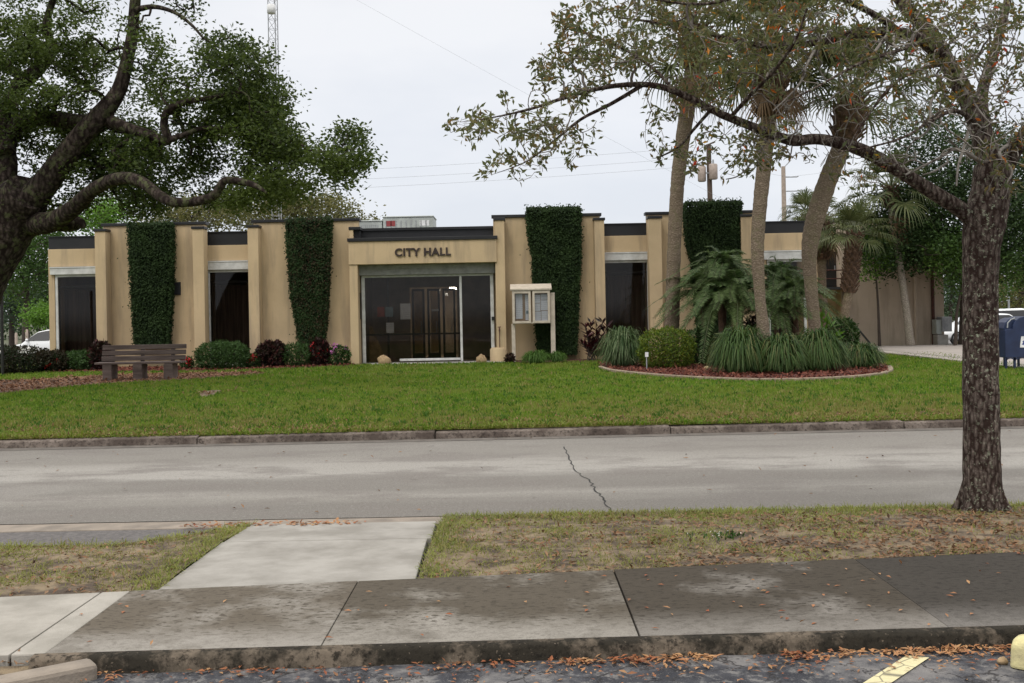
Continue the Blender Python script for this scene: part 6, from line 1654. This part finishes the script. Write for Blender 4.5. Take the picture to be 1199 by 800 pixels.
B = np.stack((gx, gy, lawn_z(gx, gy)-.005), 1); D = np.stack((RNG.normal(0, .45, n), RNG.normal(0, .45, n), np.ones(n)), 1)
dry = (RNG.random(n) < np.clip((19.5-gy)/4.5, 0, .9)*np.clip(.42+.40*np.clip((gx-.3)/3, 0, 1)+.2*np.sin(gx*.8-.9)+.35*np.sin(gx*2.1)*np.sin(gy*1.9), .12, .97) + .06)
lenb = np.clip(.03 + gy*.0016, .045, .075)
for s_, mt, nm in ((~dry, 'grass', 'grass'), (dry, 'grass_dry', 'dry_grass')):
    m_ = MB(); k = s_.sum(); m_.leaves(B[s_], D[s_], unit(k)+np.array((0, -.5, 0)), lenb[s_]*RNG.uniform(.6, 1.3, k), np.clip(gy[s_]*.0009, .010, .03), .1)
    o_ = m_.build(nm, M[mt]); o_['kind'] = 'stuff'; o_['label'] = 'green lawn grass in front of the city hall' if nm == 'grass' else 'dry yellowed grass along the far kerb'; o_['category'] = 'grass'

# coarser tufts through the lawn
nt_ = 5000; tx_, ty_ = scatter_grass(nt_, 14.2, 32); bad = in_poly(tx_, ty_, MUL) | in_poly(tx_, ty_, bed_ring) | in_poly(tx_, ty_, DIRT) | in_poly(tx_, ty_, WALLB) | in_poly(tx_, ty_, drive_ring) | (ty_ < far_kerb_y(tx_)+.2) | ((ty_ > 31.5) & (tx_ > -5) & (tx_ < 4)); tx_, ty_ = tx_[~bad], ty_[~bad]
k9 = 9; bx_, by_ = np.repeat(tx_, k9)+RNG.normal(0, .035, len(tx_)*k9), np.repeat(ty_, k9)+RNG.normal(0, .035, len(tx_)*k9); n = len(bx_); tone = np.repeat(RNG.random(len(tx_)), k9)
B = np.stack((bx_, by_, lawn_z(bx_, by_)-.004), 1); D = np.stack((RNG.normal(0, .55, n), RNG.normal(0, .55, n), np.ones(n)), 1)
M['grass_deep'] = leaf_mat('grass_deep', [(.03, .08, .010), (.05, .115, .014), (.07, .14, .018)], .3, .6, .8, (.06, .13, .02))
for s_, mt, nm, lb_ in ((tone < .5, 'grass_deep', 'deep_green_tufts', 'darker coarse grass tufts through the lawn'), (tone >= .72, 'grass_dry', 'straw_tufts', 'pale straw coloured tufts through the lawn')):
    m_ = MB(); k = s_.sum(); m_.leaves(B[s_], D[s_], unit(k)+np.array((0, -.5, 0)), RNG.uniform(.05, .10, k), np.clip(by_[s_]*.0011, .014, .034), .1); o_ = m_.build(nm, M[mt]); o_['kind'] = 'stuff'; o_['label'] = lb_; o_['category'] = 'grass'
# ragged fringe hanging over the far kerb
n = 9000; fx = RNG.uniform(-8.2, 8.6, n); fy = far_kerb_y(fx) + .12 + np.abs(RNG.normal(0, .22, n)); B = np.stack((fx, fy, lawn_z(fx, fy)), 1); D = np.stack((RNG.normal(0, .6, n), RNG.normal(-.35, .5, n), np.ones(n)*.8), 1)
sel = RNG.random(n) < .5
for s_, mt, nm, lb_ in ((~sel, 'grass', 'kerb_grass', 'taller green grass fringe along the far kerb'), (sel, 'grass_dry', 'dry_kerb_grass', 'brownish dry grass fringe along the far kerb')):
    m_ = MB(); k = s_.sum(); m_.blades(B[s_], D[s_], RNG.uniform(.05, .12, k), .012, .8*RNG.random(k)); o_ = m_.build(nm, M[mt]); o_['kind'] = 'stuff'; o_['label'] = lb_; o_['category'] = 'grass'
# verge tufts
n = 120000; vx_ = RNG.uniform(-4.6, 4.6, n); vt = RNG.random(n); vy_ = back_y(vx_) + (8.56-back_y(vx_))*vt
left = vx_ < -1.97; topl = np.interp(vx_, [-14, -2.6, -2.25, -2.02, -1.98], [6.6, 7.45, 7.9, 8.25, 8.3])
patch = 2.2*np.array([mnoise.noise(Vector((a*1.6, b*2.4, 3.))) + .6*mnoise.noise(Vector((a*5, b*6, 7.))) for a, b in zip(vx_, vy_)])
edge_b = np.maximum(np.exp(-((vt-1)/.16)**2), np.where(left, np.exp(-((topl-vy_)/.22)**2), 0)); edge_b = np.maximum(edge_b, .8*np.exp(-((vx_+.55)/.16)**2)); edge_b = np.maximum(edge_b, np.where(left, .9*np.exp(-((vx_+2.0)/.14)**2), 0))
thinr = np.where(vx_ > 1.2, np.clip(1-(vx_-1.2)/3, .25, 1), 1)
keep = (RNG.random(n) < np.clip(.34 + .42*patch, .03, 1)*thinr + edge_b*.9) & ((vx_ > -.56) | (left & (vy_ < topl+.03))) & (np.hypot(vx_-fo.location.x, vy_-fo.location.y) > .18)
vx_, vy_, eb = vx_[keep], vy_[keep], edge_b[keep]; n = len(vx_); vz_ = np.where(vy_ < 8.50, verge_z(vx_, vy_), .022)
B = np.stack((vx_, vy_, vz_-.004), 1); D = np.stack((RNG.normal(0, .8, n), RNG.normal(0, .8, n), np.ones(n)*.8), 1)
dry = RNG.random(n) < np.clip(.60 - .3*eb + .25*np.sin(vx_*1.9+.7), .15, .9)
for s_, mt, nm in ((~dry, 'grass_verge', 'verge_grass'), (dry, 'grass_dry', 'dry_verge_grass')):
    m_ = MB(); k = s_.sum(); m_.blades(B[s_], D[s_], RNG.uniform(.018, .05, k)*(1+.5*eb[s_]), .0042, .7*RNG.random(k)); o_ = m_.build(nm, M[mt]); o_['kind'] = 'stuff'; o_['label'] = 'green grass tufts on the near verge' if nm == 'verge_grass' else 'dry straw coloured grass on the near verge'; o_['category'] = 'grass'

M['litter'] = leaf_mat('litter', [(.15, .075, .04), (.20, .10, .05), (.10, .06, .04), (.28, .16, .085), (.22, .145, .09), (.085, .055, .04)], .1, .7, 3, (.26, .16, .09))
M['litter_orange'] = leaf_mat('litter_orange', [(.24, .08, .035), (.30, .115, .05), (.18, .06, .03), (.36, .21, .10), (.14, .06, .035), (.30, .09, .04)], .1, .6, 3)
def litter(name, label, X, Y, Z, L, W, mat, tilt=.25):
    n = len(X); D = np.stack((RNG.normal(size=n), RNG.normal(size=n), RNG.normal(0, tilt, n)), 1); N = np.stack((RNG.normal(0, tilt, n), RNG.normal(0, tilt, n), np.ones(n)), 1)
    m_ = MB(); m_.leaves(np.stack((X, Y, Z+.006+.008*RNG.random(n)), 1), D, N, L*RNG.uniform(.6, 1.3, n), W*RNG.uniform(.6, 1.3, n), .22*1); o_ = m_.build(name, M[mat]); o_['kind'] = 'stuff'; o_['label'] = label; o_['category'] = 'leaf litter'; return o_
n = 11000; X = np.concatenate((RNG.uniform(-.5, 4.6, int(n*.8)), RNG.uniform(-4.4, -2.0, int(n*.2)))); q = RNG.random(len(X))
yt = np.where(X < -1.9, np.interp(X, [-14, -2.6, -2.25, -2.02, -1.98], [6.6, 7.45, 7.9, 8.25, 8.3])-.08, 8.3); q = np.where(RNG.random(len(q)) < .4, q**2.2, q); Y = back_y(X) + .02 + (yt-back_y(X))*q
k_ = (RNG.random(len(X)) < np.where(X < -1.9, .35, .22+.78*np.clip((X+.5)/3, 0, 1))*np.array([.25+.75*(mnoise.noise(Vector((a*2.1, b*3, 1.)))>-.08) for a, b in zip(X, Y)])) & (np.hypot(X-fo.location.x, Y-fo.location.y) > .18); X, Y = X[k_], Y[k_]
litter('leaf_litter', 'brown fallen leaves strewn over the near verge', X, Y, verge_z(X, Y), .045, .018, 'litter', .35)
n = 420; X = RNG.uniform(-2.2, 2.6, n); Y = front_y(X) - .08 - np.abs(RNG.normal(0, .22, n)); litter('leaf_litter', 'loose leaf bits scattered on the dark parking lot', X, Y, np.full(n, LZ+.001), .024, .010, 'litter_orange', .12)
# gutter line below the kerb
n = 1100; X = np.where(RNG.random(n) < .6, RNG.uniform(.2, 2.4, n), RNG.uniform(-2.0, 2.4, n)); Y = front_y(X) - .085 - np.abs(RNG.normal(0, .045, n)); s2 = RNG.random(n) < .12; Y = np.where(s2, front_y(X) - RNG.uniform(.09, .35, n), Y)
clus = np.array([mnoise.noise(Vector((a*2.3, 0, 5.)))+.5*mnoise.noise(Vector((a*7, 0, 2.))) for a in X])+.35*RNG.random(n) > .05; X, Y = X[clus | s2], Y[clus | s2]
litter('leaf_litter', 'orange fallen leaves gathered along the foot of the kerb', X, Y, np.full(len(X), LZ+.002), .040, .015, 'litter_orange', .18)
n = 95; X = np.where(RNG.random(n) < .75, RNG.uniform(.6, 3.0, n), RNG.uniform(-2.4, .6, n)); Y = front_y(X) + (back_y(X)-front_y(X))*RNG.uniform(.02, .97, n); litter('leaf_litter', 'scattered orange leaves lying on the sidewalk', X, Y, np.full(n, SWZ-.003), .036, .015, 'litter_orange', .12)
n = 140; X = RNG.uniform(-4.2, -1.7, n); Y = 4.98-.04*np.abs(RNG.normal(0, 1, n)) + .02*X; Z = np.full(n, .085); kk = (X < -1.95); litter('leaf_litter', 'leaves caught on the soil strip at the lower left', X[kk], Y[kk], Z[kk], .05, .022, 'litter')
n = 4200; X = RNG.uniform(-8, 8, n); Y = far_kerb_y(X)+.16+np.abs(RNG.normal(0, .55, n)); kk = np.array([mnoise.noise(Vector((a*.9, b*1.3, 4.))) > -.12 for a, b in zip(X, Y)]); X, Y = X[kk], Y[kk]; litter('leaf_litter', 'brown leaves in the grass along the far kerb', X, Y, lawn_z(X, Y)+.02, .05, .022, 'litter', .6)
n = 90; X = RNG.uniform(-7, 7, n); Y = RNG.uniform(8.7, 13.9, n); litter('leaf_litter', 'a few dark leaves scattered on the street', X, Y, np.full(n, .002), .055, .022, 'litter')
n = 160; X = RNG.uniform(-2.5, -1.1, n); Y = RNG.uniform(8.16, 8.3, n); litter('leaf_litter', 'leaf drift at the street corner of the crossing path', X, Y, np.full(n, .04), .05, .022, 'litter_orange')
def chips(ring, n, mat, label, z=.02):
    r = np.array([[p[0], p[1]] for p in ring]); X = RNG.uniform(r[:, 0].min(), r[:, 0].max(), n); Y = RNG.uniform(r[:, 1].min(), r[:, 1].max(), n); k_ = in_poly(X, Y, ring); X, Y = X[k_], Y[k_]
    o_ = litter('bark_mulch', label, X, Y, lawn_z(X, Y)+z, .09, .045, mat, .4); return o_
M['chip_red'] = leaf_mat('chip_red', [(.15, .045, .03), (.10, .03, .022), (.20, .07, .045), (.06, .022, .018)], .02, .8, 3, (.2, .08, .05))
M['chip_brown'] = leaf_mat('chip_brown', [(.24, .12, .065), (.15, .07, .04), (.30, .17, .10), (.09, .045, .03)], .02, .8, 3, (.28, .16, .1))
chips(MUL, 9000, 'chip_brown', 'brown bark mulch around the bench')
chips(bed_ring, 14000, 'chip_red', 'red bark mulch in the palm bed', .034)
chips(WALLB, 5000, 'chip_red', 'red bark mulch along the left wall', .026)

# small white flowering weed in the verge
wp = G(846, 628, .11); t = thing('flowering_weed', 'low weed with tiny white flowers in the near verge', 'weed', wp)
n = 80; B = np.stack((wp[0]+RNG.normal(0, .10, n), wp[1]+RNG.normal(0, .07, n), np.full(n, wp[2]-.01)), 1); m_ = MB(); m_.leaves(B, unit(n)*.7+np.array((0, 0, .8)), unit(n)+np.array((0, 0, 1.)), .035*RNG.uniform(.7, 1.4, n), .014, .1); m_.build('leaves', M['bush_green'], t)
n = 18; B = np.stack((wp[0]+RNG.normal(0, .10, n), wp[1]+RNG.normal(0, .06, n), wp[2]+RNG.uniform(.01, .04, n)), 1); m_ = MB(); m_.leaves(B, unit(n), unit(n)+np.array((0, 0, 1.)), .011, .009, .1); m_.build('flowers', M['white_flower'], t)
n = 60; X = RNG.normal(DIRT[0][0]+.3, .25, n); Y = RNG.normal(DIRT[0][1], .3, n); litter('twig_litter', 'bark bits and dead leaves on the bare lawn patch', X, Y, lawn_z(X, Y)+.02, .12, .03, 'litter', .4)

# ------------------------------------------------------------------ sky and light
SUN_EL, SUN_AZ = rad(56), rad(205)    # azimuth clockwise from +Y: behind the camera, a little to the left
w = bpy.data.worlds.new('World'); S.world = w; w.use_nodes = True
nt = w.node_tree; nt.nodes.clear()
out = nt.nodes.new('ShaderNodeOutputWorld')
sky = nt.nodes.new('ShaderNodeTexSky'); sky.sky_type = 'NISHITA'; sky.sun_disc = False; sky.sun_elevation = SUN_EL; sky.sun_rotation = SUN_AZ
bg1 = nt.nodes.new('ShaderNodeBackground'); bg1.inputs[1].default_value = .1; nt.links.new(sky.outputs[0], bg1.inputs[0])
tc = nt.nodes.new('ShaderNodeTexCoord'); sx = nt.nodes.new('ShaderNodeSeparateXYZ'); nt.links.new(tc.outputs['Generated'], sx.inputs[0])
# luminance of an overcast sky: brightest overhead
mp_ = nt.nodes.new('ShaderNodeMapRange'); mp_.inputs['From Min'].default_value = -1; mp_.inputs['From Max'].default_value = 1; nt.links.new(sx.outputs[2], mp_.inputs[0])
rp = ramp(nt, [(0, (.16, .16, .15)), (.495, (.20, .20, .19)), (.503, (.85, .875, .925)), (.58, (.885, .905, .95)), (.66, (.92, .93, .955)), (.80, (1.0, .98, .95)), (1.0, (1, .975, .935))], mp_.outputs[0])
st_ = ramp(nt, [(0, .45), (.66, .45), (.80, .82), (1, 1.0)], mp_.outputs[0])
sc_ = nt.nodes.new('ShaderNodeMath'); sc_.operation = 'MULTIPLY'; sc_.inputs[1].default_value = 1/.45; nt.links.new(st_.outputs[0], sc_.inputs[0])
mpc = nt.nodes.new('ShaderNodeMapping'); mpc.inputs['Scale'].default_value = (1, 1, 2.6); nt.links.new(tc.outputs['Generated'], mpc.inputs[0])
cn = noise(nt, 2.2, 5, .55, vec=mpc.outputs[0]); cm = ramp(nt, [(.40, .90), (.60, 1.06)], cn)
cm.color_ramp.elements[1].color = (1.05, 1.045, 1.04, 1); cm.color_ramp.elements[0].color = (.925, .94, .965, 1)
c1 = mix(nt, 1.0, rp.outputs[0], cm.outputs[0], 'MULTIPLY')
bg2 = nt.nodes.new('ShaderNodeBackground'); nt.links.new(c1, bg2.inputs[0]); nt.links.new(sc_.outputs[0], bg2.inputs[1])
ms = nt.nodes.new('ShaderNodeMixShader'); ms.inputs[0].default_value = .92
nt.links.new(bg1.outputs[0], ms.inputs[1]); nt.links.new(bg2.outputs[0], ms.inputs[2]); nt.links.new(ms.outputs[0], out.inputs[0])
sd = bpy.data.lights.new('sun', 'SUN'); sd.energy = 1.1; sd.angle = rad(22); sd.color = (1, .96, .9)
so = bpy.data.objects.new('sun', sd); COL.objects.link(so)
dirv = Vector((math.sin(SUN_AZ)*math.cos(SUN_EL), math.cos(SUN_AZ)*math.cos(SUN_EL), math.sin(SUN_EL)))
so.rotation_euler = dirv.to_track_quat('Z', 'Y').to_euler(); so.location = (-10, -20, 40)

S.view_settings.view_transform = 'Standard'; S.view_settings.look = 'None'; S.view_settings.gamma = 1; S.view_settings.exposure = 0
S.view_settings.use_curve_mapping = False
S.render.engine = 'CYCLES'
S.cycles.use_denoising = True
S.cycles.max_bounces = 6; S.cycles.diffuse_bounces = 3; S.cycles.glossy_bounces = 2; S.cycles.transparent_max_bounces = 10; S.cycles.transmission_bounces = 2
S.cycles.caustics_reflective = False; S.cycles.caustics_refractive = False
S.render.resolution_x = 1024; S.render.resolution_y = 683
